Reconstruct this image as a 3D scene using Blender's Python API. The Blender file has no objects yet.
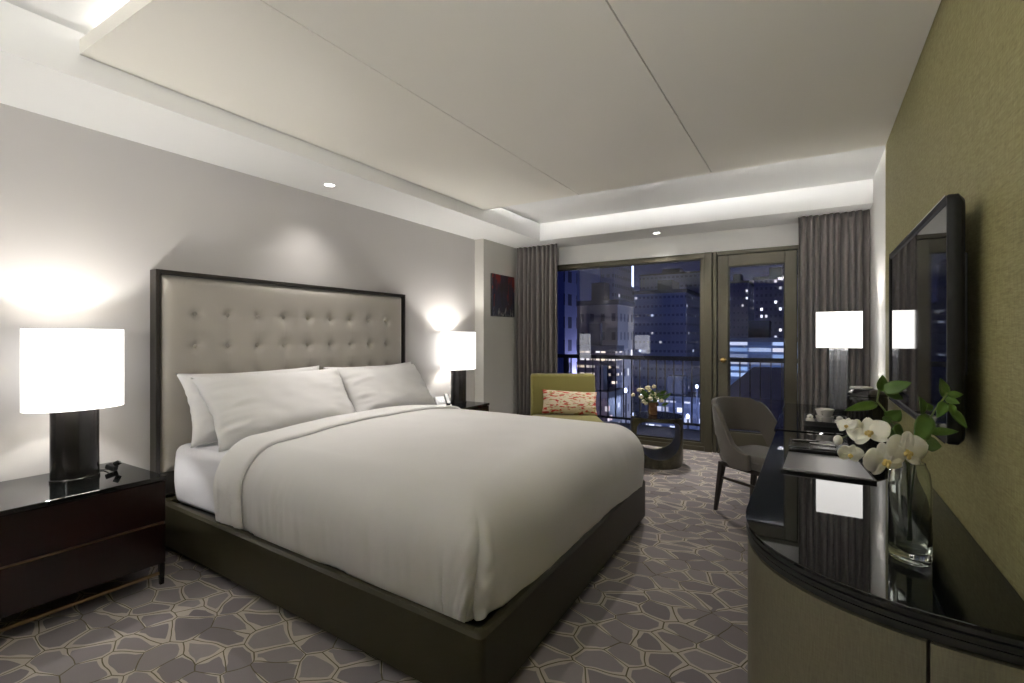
import bpy, bmesh, math, random
from mathutils import Vector, Matrix, noise
R = math.radians
PI = math.pi
random.seed(7)
sc = bpy.context.scene
C = sc.collection

# ------------------------------------------------------------------ view
CAMZ = 1.25
YAW = math.atan(300 / 494)
SN, CS = math.sin(YAW), math.cos(YAW)


def at(u, v, f):
    """real place of something seen along (u, v) whose distance along the view axis is f metres"""
    r = (u - 512) / 494 * f
    return Vector((-SN * f + CS * r, CS * f + SN * r, CAMZ + (337 - v) / 494 * f))


# ------------------------------------------------------------------ materials
class NT:
    def __init__(self, name):
        self.m = bpy.data.materials.new(name)
        self.m.use_nodes = True
        self.t = self.m.node_tree
        self.t.nodes.clear()
        self.out = self.t.nodes.new('ShaderNodeOutputMaterial')

    def n(self, typ, ins=None, **kw):
        nd = self.t.nodes.new(typ)
        for k, v in kw.items():
            setattr(nd, k, v)
        for k, v in (ins or {}).items():
            s = nd.inputs[k]
            if isinstance(v, bpy.types.NodeSocket):
                self.t.links.new(v, s)
            else:
                s.default_value = v
        return nd

    def math(self, op, a, b=0.0, c=None):
        ins = {0: a, 1: b}
        if c is not None:
            ins[2] = c
        return self.n('ShaderNodeMath', ins, operation=op).outputs[0]

    def mix(self, f, a, b):
        nd = self.n('ShaderNodeMix', data_type='RGBA')
        for i, v in ((0, f), (6, a), (7, b)):
            if isinstance(v, bpy.types.NodeSocket):
                self.t.links.new(v, nd.inputs[i])
            else:
                nd.inputs[i].default_value = v
        return nd.outputs[2]

    def coord(self, kind='Object', scale=(1, 1, 1), rot=(0, 0, 0)):
        tc = self.n('ShaderNodeTexCoord')
        mp = self.n('ShaderNodeMapping', {'Vector': tc.outputs[kind], 'Scale': scale, 'Rotation': rot})
        return mp.outputs[0]

    def geo(self, scale=(1, 1, 1)):
        g = self.n('ShaderNodeNewGeometry')
        mp = self.n('ShaderNodeMapping', {'Vector': g.outputs['Position'], 'Scale': scale})
        return mp.outputs[0]

    def noise(self, vec, scale=5, detail=3, rough=.5):
        return self.n('ShaderNodeTexNoise', {'Vector': vec, 'Scale': scale, 'Detail': detail, 'Roughness': rough}).outputs[0]

    def ramp(self, fac, stops):
        nd = self.n('ShaderNodeValToRGB', {0: fac})
        cr = nd.color_ramp
        while len(cr.elements) < len(stops):
            cr.elements.new(.5)
        for e, (p, c) in zip(cr.elements, stops):
            e.position = p
            e.color = c if len(c) == 4 else (*c, 1)
        return nd.outputs[0]

    def bump(self, h, strength=.2, dist=.01):
        return self.n('ShaderNodeBump', {'Height': h, 'Strength': strength, 'Distance': dist}).outputs[0]

    def pbr(self, col=(.5, .5, .5, 1), rough=.5, normal=None, **kw):
        ins = {'Base Color': col if isinstance(col, bpy.types.NodeSocket) or len(col) == 4 else (*col, 1), 'Roughness': rough}
        if normal is not None:
            ins['Normal'] = normal
        ins.update(kw)
        b = self.n('ShaderNodeBsdfPrincipled', ins)
        self.t.links.new(b.outputs[0], self.out.inputs[0])
        return self.m

    def end(self, sock):
        self.t.links.new(sock, self.out.inputs[0])
        return self.m


def plain(name, col, rough=.5, nscale=40, namp=.06, bump=.05, **kw):
    t = NT(name)
    v = t.coord()
    n = t.noise(v, nscale, 3)
    c2 = tuple(max(0, x * (1 - namp)) for x in col)
    c3 = tuple(min(1, x * (1 + namp)) for x in col)
    return t.pbr(t.mix(n, (*c2, 1), (*c3, 1)), rough, t.bump(n, bump, .004) if bump else None, **kw)


def paint(name, col, rough=.75):
    t = NT(name)
    v = t.geo()
    n = t.noise(v, 220, 2)
    return t.pbr((*col, 1), rough, t.bump(n, .04, .002))


def emis(name, col, strength):
    t = NT(name)
    e = t.n('ShaderNodeEmission', {'Color': (*col, 1), 'Strength': strength})
    return t.end(e.outputs[0])


M = {}
M['ceil'] = paint('white_ceiling_paint', (.80, .80, .79))
M['slab'] = paint('cream_ceiling_panel', (.80, .775, .71))
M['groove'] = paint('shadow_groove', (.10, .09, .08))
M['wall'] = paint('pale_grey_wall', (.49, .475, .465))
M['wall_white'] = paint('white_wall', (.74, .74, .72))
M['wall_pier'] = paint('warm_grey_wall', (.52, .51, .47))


def mat_olive_wall():
    t = NT('olive_woven_wallcovering')
    g = t.geo((1, 1, 1))
    h = t.noise(t.geo((8, 11, 95)), 2.6, 3, .6)
    w = t.noise(t.geo((8, 85, 10)), 2.2, 3, .6)
    big = t.noise(g, 2.2, 3)
    k = t.math('ADD', t.math('MULTIPLY', h, .6), t.math('MULTIPLY', w, .4))
    c = t.ramp(k, [(.34, (.23, .208, .085)), (.52, (.36, .333, .152)), (.70, (.48, .45, .235))])
    c = t.mix(t.math('MULTIPLY', big, .35), c, (.25, .23, .08, 1))
    return t.pbr(c, .62, t.bump(k, .25, .004))


M['olive_wall'] = mat_olive_wall()


def mat_carpet():
    t = NT('pebble_pattern_carpet')
    g = t.geo()
    warp = t.n('ShaderNodeTexNoise', {'Vector': g, 'Scale': 3.0, 'Detail': 2.0})
    off = t.n('ShaderNodeVectorMath', {0: warp.outputs['Color'], 1: (.5, .5, .5)}, operation='SUBTRACT').outputs[0]
    sc_ = t.n('ShaderNodeVectorMath', {0: off, 'Scale': .10}, operation='SCALE').outputs[0]
    p = t.n('ShaderNodeVectorMath', {0: g, 1: sc_}, operation='ADD').outputs[0]
    p = t.n('ShaderNodeMapping', {'Vector': p, 'Rotation': (0, 0, .5), 'Scale': (1, 1.32, 0)}).outputs[0]
    S = 6.6
    rnd_ = .80
    ed = t.n('ShaderNodeTexVoronoi', {'Vector': p, 'Scale': S, 'Randomness': rnd_}, voronoi_dimensions='2D', feature='DISTANCE_TO_EDGE').outputs['Distance']
    ce = t.n('ShaderNodeTexVoronoi', {'Vector': p, 'Scale': S, 'Randomness': rnd_}, voronoi_dimensions='2D', feature='F1')
    msk = t.noise(p, 5.0, 1)
    f2 = t.n('ShaderNodeTexVoronoi', {'Vector': p, 'Scale': S, 'Randomness': rnd_}, voronoi_dimensions='2D', feature='F2').outputs['Distance']
    gap = t.math('SUBTRACT', f2, ce.outputs['Distance'])
    # cream bands: wide where cells meet, fading out along some borders
    w1 = t.math('MINIMUM', t.math('MULTIPLY', t.math('SUBTRACT', msk, .36), 1.2), .21)
    cream = t.math('LESS_THAN', gap, w1)
    olive = t.math('LESS_THAN', ed, .017)
    sep = t.n('ShaderNodeSeparateColor', {0: ce.outputs['Color']}).outputs[0]
    fib = t.noise(g, 420, 2, .7)
    mot = t.noise(g, 26, 3, .6)
    cell = t.ramp(sep, [(.0, (.245, .218, .230)), (.5, (.305, .274, .282)), (1, (.37, .335, .335))])
    cell = t.mix(t.math('MULTIPLY', mot, .5), cell, (.265, .245, .262, 1))
    c = t.mix(cream, cell, (.60, .535, .475, 1))
    c = t.mix(olive, c, (.135, .115, .065, 1))
    c = t.mix(t.math('MULTIPLY', fib, .30), c, (.10, .09, .09, 1))
    return t.pbr(c, .95, t.bump(fib, .5, .006), **{'Specular IOR Level': .1})


M['carpet'] = mat_carpet()
M['frame_metal'] = plain('bronze_window_frame', (.075, .067, .042), .45, 60, .05, .02, Metallic=.25)
M['bronze'] = plain('dull_bronze', (.34, .24, .13), .35, 60, .1, .02, Metallic=1.0)
M['brass'] = plain('brass', (.62, .42, .16), .28, 60, .1, .02, Metallic=1.0)
M['black'] = plain('black_lacquer', (.012, .011, .011), .18, 30, .2, .01)
M['black_matt'] = plain('black_matt', (.016, .016, .015), .5, 60, .2, .03)
M['blackglass'] = plain('black_glass', (.005, .006, .006), .02, 5, .1, 0, **{'IOR': 1.6})
M['screen'] = plain('television_glass', (.004, .004, .006), .035, 5, .1, 0, **{'IOR': 1.7})
M['bezel'] = plain('television_bezel', (.010, .010, .009), .55, 60, .2, .02, **{'Specular IOR Level': .2})
M['chrome'] = plain('polished_metal', (.7, .7, .72), .12, 30, .05, 0, Metallic=1.0)


def mat_mahogany():
    t = NT('dark_mahogany')
    v = t.geo((9, 2.0, 30))
    n = t.noise(v, 3, 4, .6)
    c = t.ramp(n, [(.3, (.007, .0025, .002)), (.6, (.015, .004, .003)), (.8, (.024, .007, .005))])
    return t.pbr(c, .22, t.bump(n, .03, .002))


M['mahogany'] = mat_mahogany()
M['frame_wood'] = plain('ebony_frame', (.020, .017, .014), .33, 80, .3, .04)


def cloth(name, col, rough=.9, ws=700, bump=.15, sheen=.15, big=.05):
    t = NT(name)
    v = t.coord()
    n = t.noise(v, ws, 2, .6)
    b = t.noise(v, 7, 3)
    c2 = tuple(x * (1 - big) for x in col)
    c = t.mix(b, (*c2, 1), (*col, 1))
    return t.pbr(c, rough, t.bump(n, bump, .002), **{'Sheen Weight': sheen, 'Specular IOR Level': .2})


M['linen'] = cloth('white_cotton', (.75, .742, .735), .9, 900, .1)
M['sheet'] = cloth('white_sheet', (.72, .72, .76), .9, 900, .08)
M['duvet'] = cloth('white_duvet_cotton', (.73, .722, .718), .9, 900, .1)
M['panel'] = cloth('taupe_upholstery', (.385, .36, .318), .6, 500, .15, .3)
M['bedbase'] = cloth('dark_olive_leatherette', (.036, .032, .017), .42, 260, .2, .0)
M['olive_fabric'] = cloth('olive_green_upholstery', (.225, .200, .060), .8, 420, .3, .2)
M['grey_fabric'] = cloth('taupe_grey_upholstery', (.120, .106, .092), .85, 300, .5, .3, .15)
M['chairwood'] = plain('dark_stained_wood', (.022, .016, .012), .35, 60, .3, .03)
M['ceramic'] = plain('white_porcelain', (.80, .78, .74), .15, 30, .03, 0)
M['petal'] = plain('white_orchid_petal', (.82, .81, .74), .55, 60, .06, .05, **{'Subsurface Weight': .15, 'Subsurface Radius': (.01, .01, .008)})
M['lip'] = plain('yellow_orchid_lip', (.62, .47, .16), .5, 90, .3, .05)
M['pollen'] = plain('cream_flower', (.80, .72, .52), .6, 90, .2, .05)


def mat_leaf(name, a, b):
    t = NT(name)
    v = t.coord()
    n = t.noise(v, 30, 3)
    return t.pbr(t.mix(n, (*a, 1), (*b, 1)), .38, t.bump(t.noise(v, 160, 2), .15, .002))


M['leaf'] = mat_leaf('green_leaf', (.035, .085, .012), (.10, .19, .035))
M['stem'] = mat_leaf('green_stem', (.10, .14, .04), (.16, .20, .07))


def mat_curtain(name, col):
    t = NT(name)
    v = t.geo((300, 300, 40))
    n = t.noise(v, 2.5, 3)
    c2 = tuple(x * .82 for x in col)
    return t.pbr(t.mix(n, (*c2, 1), (*col, 1)), .75, t.bump(n, .2, .002), **{'Sheen Weight': .25, 'Specular IOR Level': .25})


M['curtain'] = mat_curtain('taupe_curtain', (.145, .128, .119))


def mat_pane(name, tint, refl):
    t = NT(name)
    tr = t.n('ShaderNodeBsdfTransparent', {'Color': (*tint, 1)})
    gl = t.n('ShaderNodeBsdfGlossy', {'Color': (1, 1, 1, 1), 'Roughness': .0})
    lw = t.n('ShaderNodeLayerWeight', {'Blend': .25})
    f = t.math('ADD', refl, t.math('MULTIPLY', lw.outputs['Facing'], .12))
    mx = t.n('ShaderNodeMixShader', {0: f, 1: tr.outputs[0], 2: gl.outputs[0]})
    return t.end(mx.outputs[0])


M['pane'] = mat_pane('window_glass', (.80, .84, .98), .055)


def mat_glass():
    t = NT('clear_glass')
    g = t.n('ShaderNodeBsdfGlass', {'Color': (.93, .95, .93, 1), 'Roughness': 0.0, 'IOR': 1.46})
    return t.end(g.outputs[0])


M['glass'] = mat_glass()


def mat_shade(name, strength, col=(1, .955, .90)):
    t = NT(name)
    v = t.geo((1, 1, 1))
    n = t.noise(v, 420, 2)
    d = t.n('ShaderNodeBsdfDiffuse', {'Color': (.8, .78, .74, 1)})
    e = t.n('ShaderNodeEmission', {'Color': (*col, 1), 'Strength': t.math('MULTIPLY', t.math('ADD', .94, t.math('MULTIPLY', n, .12)), strength)})
    a = t.n('ShaderNodeAddShader', {0: d.outputs[0], 1: e.outputs[0]})
    return t.end(a.outputs[0])


M['shade'] = mat_shade('lit_lampshade', 1.0, (1, .975, .95))
M['bulb'] = emis('glowing_bulb', (1, .93, .82), 8)
M['led'] = emis('cove_led', (1, .985, .97), 8)
M['led_far'] = emis('cove_led_far', (1, .985, .97), 110)
M['down'] = emis('downlight_lens', (1, .95, .88), 9)


def mat_ribbed():
    t = NT('ribbed_acrylic')
    g = t.n('ShaderNodeNewGeometry')
    z = t.n('ShaderNodeSeparateXYZ', {0: g.outputs['Position']}).outputs[2]
    w = t.math('PINGPONG', t.math('MULTIPLY', z, 46), 1)
    nrm = t.bump(w, .35, .004)
    tr = t.n('ShaderNodeBsdfTransparent', {'Color': (.72, .74, .78, 1)})
    df = t.n('ShaderNodeBsdfPrincipled', {'Base Color': (.32, .33, .36, 1), 'Roughness': .25, 'Normal': nrm})
    f = t.math('ADD', .22, t.math('MULTIPLY', w, .22))
    mx = t.n('ShaderNodeMixShader', {0: f, 1: tr.outputs[0], 2: df.outputs[0]})
    return t.end(mx.outputs[0])


M['ribbed'] = mat_ribbed()


def mat_credenza():
    t = NT('bronze_woven_veneer')
    v = t.geo((160, 160, 14))
    n = t.noise(v, 2.0, 3, .6)
    h = t.noise(t.geo((20, 20, 200)), 2.0, 3, .6)
    k = t.math('ADD', t.math('MULTIPLY', n, .6), t.math('MULTIPLY', h, .4))
    c = t.ramp(k, [(.3, (.120, .108, .070)), (.7, (.19, .172, .112))])
    return t.pbr(c, .55, t.bump(k, .15, .003))


M['veneer'] = mat_credenza()


def mat_stone_table():
    t = NT('bronze_resin')
    v = t.coord()
    n = t.noise(v, 22, 4, .6)
    c = t.ramp(n, [(.3, (.045, .040, .026)), (.7, (.105, .095, .060))])
    return t.pbr(c, .3, t.bump(n, .05, .004), Metallic=.35)


M['resin'] = mat_stone_table()


def mat_cushion():
    t = NT('red_dash_cushion_cloth')
    v = t.coord('Object', (1, 11, 46))
    n = t.noise(v, 1.15, 2, .5)
    v2 = t.coord('Object', (1, 17, 60))
    n2 = t.noise(v2, 1.0, 2, .5)
    c = t.mix(t.math('GREATER_THAN', n, .56), (.66, .58, .42, 1), (.50, .055, .045, 1))
    c = t.mix(t.math('GREATER_THAN', n2, .62), c, (.36, .30, .10, 1))
    return t.pbr(c, .85, t.bump(t.noise(t.coord(), 400, 2), .2, .002))


M['cushion'] = mat_cushion()


def mat_painting():
    t = NT('abstract_canvas')
    a = t.noise(t.coord('Object', (1, 9, 4)), 1.0, 4, .6)
    b = t.noise(t.coord('Object', (1, 14, 3)), 1.1, 3, .6)
    d = t.noise(t.coord('Object', (1, 30, 9)), 1.0, 3, .6)
    z = t.n('ShaderNodeSeparateXYZ', {0: t.n('ShaderNodeTexCoord').outputs['Object']}).outputs[2]
    c = t.ramp(a, [(.35, (.008, .008, .010)), (.55, (.018, .022, .045)), (.7, (.05, .012, .008))])
    red = t.math('GREATER_THAN', t.math('ADD', b, t.math('MULTIPLY', t.math('SUBTRACT', z, .25), .45)), .635)
    c = t.mix(red, c, (.16, .013, .010, 1))
    wh = t.math('GREATER_THAN', t.math('SUBTRACT', d, t.math('MULTIPLY', z, 1.1)), .53)
    c = t.mix(wh, c, (.28, .28, .26, 1))
    return t.pbr(c, .35, t.bump(d, .3, .004))


M['painting'] = mat_painting()
M['silverfolio'] = plain('grey_metallic_cover', (.30, .30, .31), .32, 200, .1, .05, Metallic=.3)
M['phone_white'] = plain('white_plastic', (.72, .72, .74), .35, 30, .03, 0)
M['amber'] = plain('brown_amber_vase', (.20, .105, .055), .25, 60, .5, .1)


def mat_facade(name, wall, glass, pitch, fill, lit, col, strength, seed, floors=None):
    """facade with a grid of windows; a share of them is lit from inside"""
    t = NT(name)
    tc = t.n('ShaderNodeTexCoord')
    s = t.n('ShaderNodeSeparateXYZ', {0: tc.outputs['Object']})
    nrm = t.n('ShaderNodeSeparateXYZ', {0: t.n('ShaderNodeNewGeometry').outputs['Normal']})
    side = t.math('GREATER_THAN', t.math('ABSOLUTE', nrm.outputs[0]), .5)
    h = t.n('ShaderNodeMix', {0: side, 2: s.outputs[0], 3: s.outputs[1]}).outputs[0]
    x = t.math('DIVIDE', t.math('ADD', h, 500 + seed * .37), pitch[0])
    y = t.math('DIVIDE', t.math('ADD', s.outputs[2], 500), pitch[1])
    fx, fy = t.math('FRACT', x), t.math('FRACT', y)
    inx = t.math('LESS_THAN', t.math('ABSOLUTE', t.math('SUBTRACT', fx, .5)), fill[0] / 2)
    iny = t.math('LESS_THAN', t.math('ABSOLUTE', t.math('SUBTRACT', fy, .5)), fill[1] / 2)
    win = t.math('MULTIPLY', inx, iny)
    cid = t.n('ShaderNodeCombineXYZ', {0: t.math('FLOOR', x), 1: t.math('FLOOR', y), 2: seed}).outputs[0]
    wn = t.n('ShaderNodeTexWhiteNoise', {'Vector': cid}, noise_dimensions='3D')
    on = t.math('LESS_THAN', wn.outputs['Value'], lit)
    rr = t.n('ShaderNodeSeparateColor', {0: wn.outputs['Color']})
    st = t.math('MULTIPLY', t.math('MULTIPLY', win, on), t.math('MULTIPLY', t.math('ADD', .25, rr.outputs[1]), strength))
    mot = t.noise(tc.outputs['Object'], .25, 3)
    base = t.mix(t.math('MULTIPLY', mot, .5), (*wall, 1), (*[q * .6 for q in wall], 1))
    base = t.mix(win, base, (*glass, 1))
    b = t.n('ShaderNodeBsdfPrincipled', {'Base Color': base, 'Roughness': .5, 'Emission Color': t.mix(rr.outputs[2], (*col, 1), (1, .9, .75, 1)),
                                         'Emission Strength': st})
    return t.end(b.outputs[0])


# ------------------------------------------------------------------ mesh builder
class MB:
    def __init__(self):
        self.v, self.f = [], []

    def add(self, vs, fs):
        o = len(self.v)
        self.v += [Vector(p) for p in vs]
        self.f += [tuple(i + o for i in q) for q in fs]
        return self

    def box(self, lo, hi, mat=None):
        (a, b, c), (d, e, f) = lo, hi
        vs = [(a, b, c), (d, b, c), (d, e, c), (a, e, c), (a, b, f), (d, b, f), (d, e, f), (a, e, f)]
        if mat is not None:
            vs = [mat @ Vector(p) for p in vs]
        return self.add(vs, [(3, 2, 1, 0), (4, 5, 6, 7), (0, 1, 5, 4), (1, 2, 6, 5), (2, 3, 7, 6), (3, 0, 4, 7)])

    def cbox(self, c, s, rz=0, rx=0, ry=0):
        m = Matrix.Translation(Vector(c)) @ Matrix.Rotation(rz, 4, 'Z') @ Matrix.Rotation(ry, 4, 'Y') @ Matrix.Rotation(rx, 4, 'X')
        h = [q / 2 for q in s]
        return self.box((-h[0], -h[1], -h[2]), (h[0], h[1], h[2]), m)

    def prism(self, poly, z0, z1):
        n = len(poly)
        vs = [(x, y, z0) for x, y in poly] + [(x, y, z1) for x, y in poly]
        fs = [tuple(range(n - 1, -1, -1)), tuple(range(n, 2 * n))] + [(i, (i + 1) % n, n + (i + 1) % n, n + i) for i in range(n)]
        return self.add(vs, fs)

    def taper(self, p0, p1, s0, s1, rz=0):
        """square post from p0 (side s0) to p1 (side s1)"""
        vs = []
        for p, s in ((p0, s0), (p1, s1)):
            for dx, dy in ((-1, -1), (1, -1), (1, 1), (-1, 1)):
                vs.append(Vector(p) + Matrix.Rotation(rz, 3, 'Z') @ Vector((dx * s / 2, dy * s / 2, 0)))
        return self.add(vs, [(3, 2, 1, 0), (4, 5, 6, 7), (0, 1, 5, 4), (1, 2, 6, 5), (2, 3, 7, 6), (3, 0, 4, 7)])

    def lathe(self, prof, c=(0, 0, 0), n=40, sx=1, sy=1, rz=0, cap=True):
        vs, fs = [], []
        for r, z in prof:
            for i in range(n):
                a = 2 * PI * i / n
                p = Matrix.Rotation(rz, 3, 'Z') @ Vector((r * math.cos(a) * sx, r * math.sin(a) * sy, z))
                vs.append(p + Vector(c))
        m = len(prof)
        for k in range(m - 1):
            for i in range(n):
                j = (i + 1) % n
                fs.append((k * n + i, k * n + j, (k + 1) * n + j, (k + 1) * n + i))
        if cap:
            fs.append(tuple(range(n - 1, -1, -1)))
            fs.append(tuple((m - 1) * n + i for i in range(n)))
        return self.add(vs, fs)

    def tube(self, path, rad, n=8):
        path = [Vector(p) for p in path]
        vs, fs = [], []
        up = Vector((.13, .21, .97))
        for i, p in enumerate(path):
            d = (path[min(i + 1, len(path) - 1)] - path[max(i - 1, 0)]).normalized()
            x = d.cross(up)
            if x.length < 1e-3:
                x = d.cross(Vector((1, 0, 0)))
            x.normalize()
            y = d.cross(x)
            r = rad[i] if isinstance(rad, (list, tuple)) else rad
            for k in range(n):
                a = 2 * PI * k / n
                vs.append(p + x * r * math.cos(a) + y * r * math.sin(a))
        for i in range(len(path) - 1):
            for k in range(n):
                j = (k + 1) % n
                fs.append((i * n + k, i * n + j, (i + 1) * n + j, (i + 1) * n + k))
        fs.append(tuple(range(n - 1, -1, -1)))
        fs.append(tuple((len(path) - 1) * n + k for k in range(n)))
        return self.add(vs, fs)

    def grid(self, fn, nu, nv, wrap=False):
        vs = [fn(i / (nu if wrap else nu - 1), j / (nv - 1)) for j in range(nv) for i in range(nu)]
        fs = []
        for j in range(nv - 1):
            for i in range(nu if wrap else nu - 1):
                k = (i + 1) % nu
                fs.append((j * nu + i, j * nu + k, (j + 1) * nu + k, (j + 1) * nu + i))
        return self.add(vs, fs)

    def sphere(self, c, r, n=16, m=10, s=(1, 1, 1)):
        c = Vector(c)
        vs, fs = [], []
        for j in range(1, m):
            b = PI * j / m
            for i in range(n):
                a = 2 * PI * i / n
                vs.append(c + Vector((r * s[0] * math.sin(b) * math.cos(a), r * s[1] * math.sin(b) * math.sin(a), r * s[2] * math.cos(b))))
        t, bt = len(vs), len(vs) + 1
        vs += [c + Vector((0, 0, r * s[2])), c - Vector((0, 0, r * s[2]))]
        for j in range(m - 2):
            for i in range(n):
                k = (i + 1) % n
                fs.append((j * n + i, (j + 1) * n + i, (j + 1) * n + k, j * n + k))
        for i in range(n):
            k = (i + 1) % n
            fs.append((t, i, k))
            fs.append((bt, (m - 2) * n + k, (m - 2) * n + i))
        return self.add(vs, fs)

    def build(self, name, mat, parent=None, origin=None, smooth=35, bevel=0, seg=2, solid=0, sub=0, world=True, recalc=True):
        me = bpy.data.meshes.new(name)
        o = Vector(origin) if origin is not None else Vector((0, 0, 0))
        if parent is not None and world:
            q = parent
            while q is not None:
                o = o + q.location
                q = q.parent
        me.from_pydata([tuple(p - o) for p in self.v], [], self.f)
        if recalc:
            bm = bmesh.new()
            bm.from_mesh(me)
            bmesh.ops.recalc_face_normals(bm, faces=bm.faces)
            bm.to_mesh(me)
            bm.free()
        me.update()
        if smooth:
            me.polygons.foreach_set('use_smooth', [True] * len(me.polygons))
            if smooth < 180:
                me.set_sharp_from_angle(angle=R(smooth))
        me.materials.append(mat)
        ob = bpy.data.objects.new(name, me)
        C.objects.link(ob)
        if parent is not None:
            ob.parent = parent
            if origin is not None:
                ob.location = origin
        elif origin is not None:
            ob.location = origin
        if solid:
            md = ob.modifiers.new('thickness', 'SOLIDIFY')
            md.thickness = solid
            md.offset = 0
        if bevel:
            md = ob.modifiers.new('bevel', 'BEVEL')
            md.width = bevel
            md.segments = seg
            md.limit_method = 'ANGLE'
            md.angle_limit = R(35)
        if sub:
            md = ob.modifiers.new('sub', 'SUBSURF')
            md.levels = md.render_levels = sub
        return ob


def tag(o, label, cat, group=None, kind=None):
    o['label'] = label
    o['category'] = cat
    if group:
        o['group'] = group
    if kind:
        o['kind'] = kind
    return o


def thing(name, label, cat, loc=(0, 0, 0), rz=0, group=None):
    o = bpy.data.objects.new(name, None)
    o.empty_display_size = .1
    C.objects.link(o)
    o.location = loc
    o.rotation_euler = (0, 0, rz)
    return tag(o, label, cat, group)


def structure(o, label=None, cat=None):
    o['kind'] = 'structure'
    if label:
        o['label'] = label
        o['category'] = cat
    return o


def copy_tree(o, parent=None):
    c = o.copy()
    C.objects.link(c)
    if parent is not None:
        c.parent = parent
    for ch in list(o.children):
        copy_tree(ch, c)
    return c


# ------------------------------------------------------------------ room shell
XL, XR, XW = -3.38, .41, .445          # left wall, olive right wall, white right wall
YB, YW = -2.6, 5.70                    # wall behind the viewer, window wall
ZS, ZC, ZP = 2.39, 2.595, 2.49         # soffit, main ceiling, dropped panel
XSO, YBEAM = -2.76, 5.18               # soffit face, beam face

structure(MB().box((XL - .15, YB - .15, -.12), (XW + .2, YW + .06, 0)).build('floor', M['carpet'], smooth=0),
          'grey carpet patterned with pebble shapes covering the bedroom floor', 'floor')
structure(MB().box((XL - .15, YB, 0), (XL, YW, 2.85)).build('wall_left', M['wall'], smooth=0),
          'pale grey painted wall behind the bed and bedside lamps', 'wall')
structure(MB().box((XL + .001, 4.723, 0), (-3.254, YW, ZS)).build('wall_left_pier', M['wall_pier'], smooth=0),
          'projecting pale pier with the small painting beside the curtain', 'wall')
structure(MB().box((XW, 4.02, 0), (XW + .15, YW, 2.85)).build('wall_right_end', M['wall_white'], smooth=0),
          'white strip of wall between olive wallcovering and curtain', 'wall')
structure(MB().box((XR, YB, 0), (XW + .15, 4.02, 2.85)).build('wall_right', M['olive_wall'], smooth=0),
          'olive woven wallcovering on the wall behind the television', 'wall')
structure(MB().box((XL - .15, YB - .15, 0), (XW + .15, YB, 2.85)).build('wall_back', M['wall'], smooth=0))
# window wall: strips left and right of the glazing and above it
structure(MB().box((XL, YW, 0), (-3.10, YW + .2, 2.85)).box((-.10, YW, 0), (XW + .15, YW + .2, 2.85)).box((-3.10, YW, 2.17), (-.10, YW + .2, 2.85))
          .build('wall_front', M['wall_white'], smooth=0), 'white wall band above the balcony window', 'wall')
structure(MB().box((XL - .15, YB, ZC), (XW + .2, YW + .2, 2.75)).build('ceiling', M['ceil'], smooth=0),
          'white upper ceiling seen in the recess around the dropped panel', 'ceiling')
structure(MB().box((XL + .001, YB + .001, ZS), (XSO, YW - .001, ZC - .001)).build('ceiling_soffit', M['ceil'], smooth=0),
          'lowered white ceiling strip along the wall above the bed', 'ceiling')
structure(MB().box((XSO + .001, YBEAM, ZS), (XW - .001, YW - .001, ZC - .001)).build('ceiling_beam', M['ceil'], smooth=0),
          'white ceiling beam running across above the window and curtains', 'beam')
# dropped cream panel: three boards split by two grooves, hung under the ceiling on a smaller spacer
PX = (XSO + .012, -1.734, -.648, XR - .003)
pb = MB()
for i in range(3):
    pb.box((PX[i] + (.0035 if i else 0), .868, ZP), (PX[i + 1] - (.0035 if i < 2 else 0), 3.985, ZP + .066))
pan = structure(pb.build('ceiling_panel', M['slab'], smooth=0), 'large cream dropped ceiling panel divided by two thin grooves', 'ceiling panel')
MB().box((PX[0] + .02, .885, ZP + .012), (XR - .03, 3.97, ZP + .064)).build('groove_backing', M['groove'], pan, smooth=0)
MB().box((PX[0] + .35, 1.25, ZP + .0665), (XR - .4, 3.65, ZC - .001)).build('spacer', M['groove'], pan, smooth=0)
MB().box((PX[0] + .10, .925, ZP + .0665), (XR - .05, .94, ZP + .0745)).build('cove_light_strip', M['led'], pan, smooth=0)
MB().box((PX[0] + .06, 3.915, ZP + .0665), (XR - .05, 3.93, ZP + .0745)).build('cove_light_strip', M['led_far'], pan, smooth=0)

# ------------------------------------------------------------------ glazing
wr = structure(MB().box((-3.10, YW + .02, 2.11), (-1.008, YW + .11, 2.17)).box((-3.10, YW + .02, 0), (-1.008, YW + .11, .085))
               .box((-3.10, YW + .02, .085), (-3.04, YW + .11, 2.11)).box((-1.045, YW + .02, .085), (-1.008, YW + .11, 2.11))
               .box((-3.10, YW - .004, .0), (-1.008, YW + .02, .05)).build('window_1', M['frame_metal'], smooth=0, bevel=.004),
               'wide bronze-framed fixed window onto the balcony', 'window')
MB().box((-3.045, YW + .06, .08), (-1.04, YW + .068, 2.115)).build('pane', M['pane'], wr, smooth=0)
MB().box((-3.04, YW + .045, .085), (-1.045, YW + .06, .10)).box((-3.04, YW + .045, 2.095), (-1.045, YW + .06, 2.11)) \
    .box((-1.06, YW + .045, .10), (-1.045, YW + .06, 2.095)).build('glazing_bead', M['black_matt'], wr, smooth=0)
structure(MB().box((-1.004, YW - .012, 0), (-.925, YW + .11, 2.17)).box((-.921, YW - .0, 0), (-.880, YW + .11, 2.17))
          .build('trim_1', M['frame_metal'], smooth=0, bevel=.004), 'bronze upright post between window and balcony door', 'mullion')
dr = structure(MB().box((-.872, YW + .01, .02), (-.766, YW + .07, 2.125)).box((-.233, YW + .01, .02), (-.128, YW + .07, 2.125))
               .box((-.766, YW + .01, 2.005), (-.233, YW + .07, 2.125)).box((-.766, YW + .01, .02), (-.233, YW + .07, .24))
               .build('door_1', M['frame_metal'], smooth=0, bevel=.004), 'bronze-framed glazed balcony door with brass knob', 'door')
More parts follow.
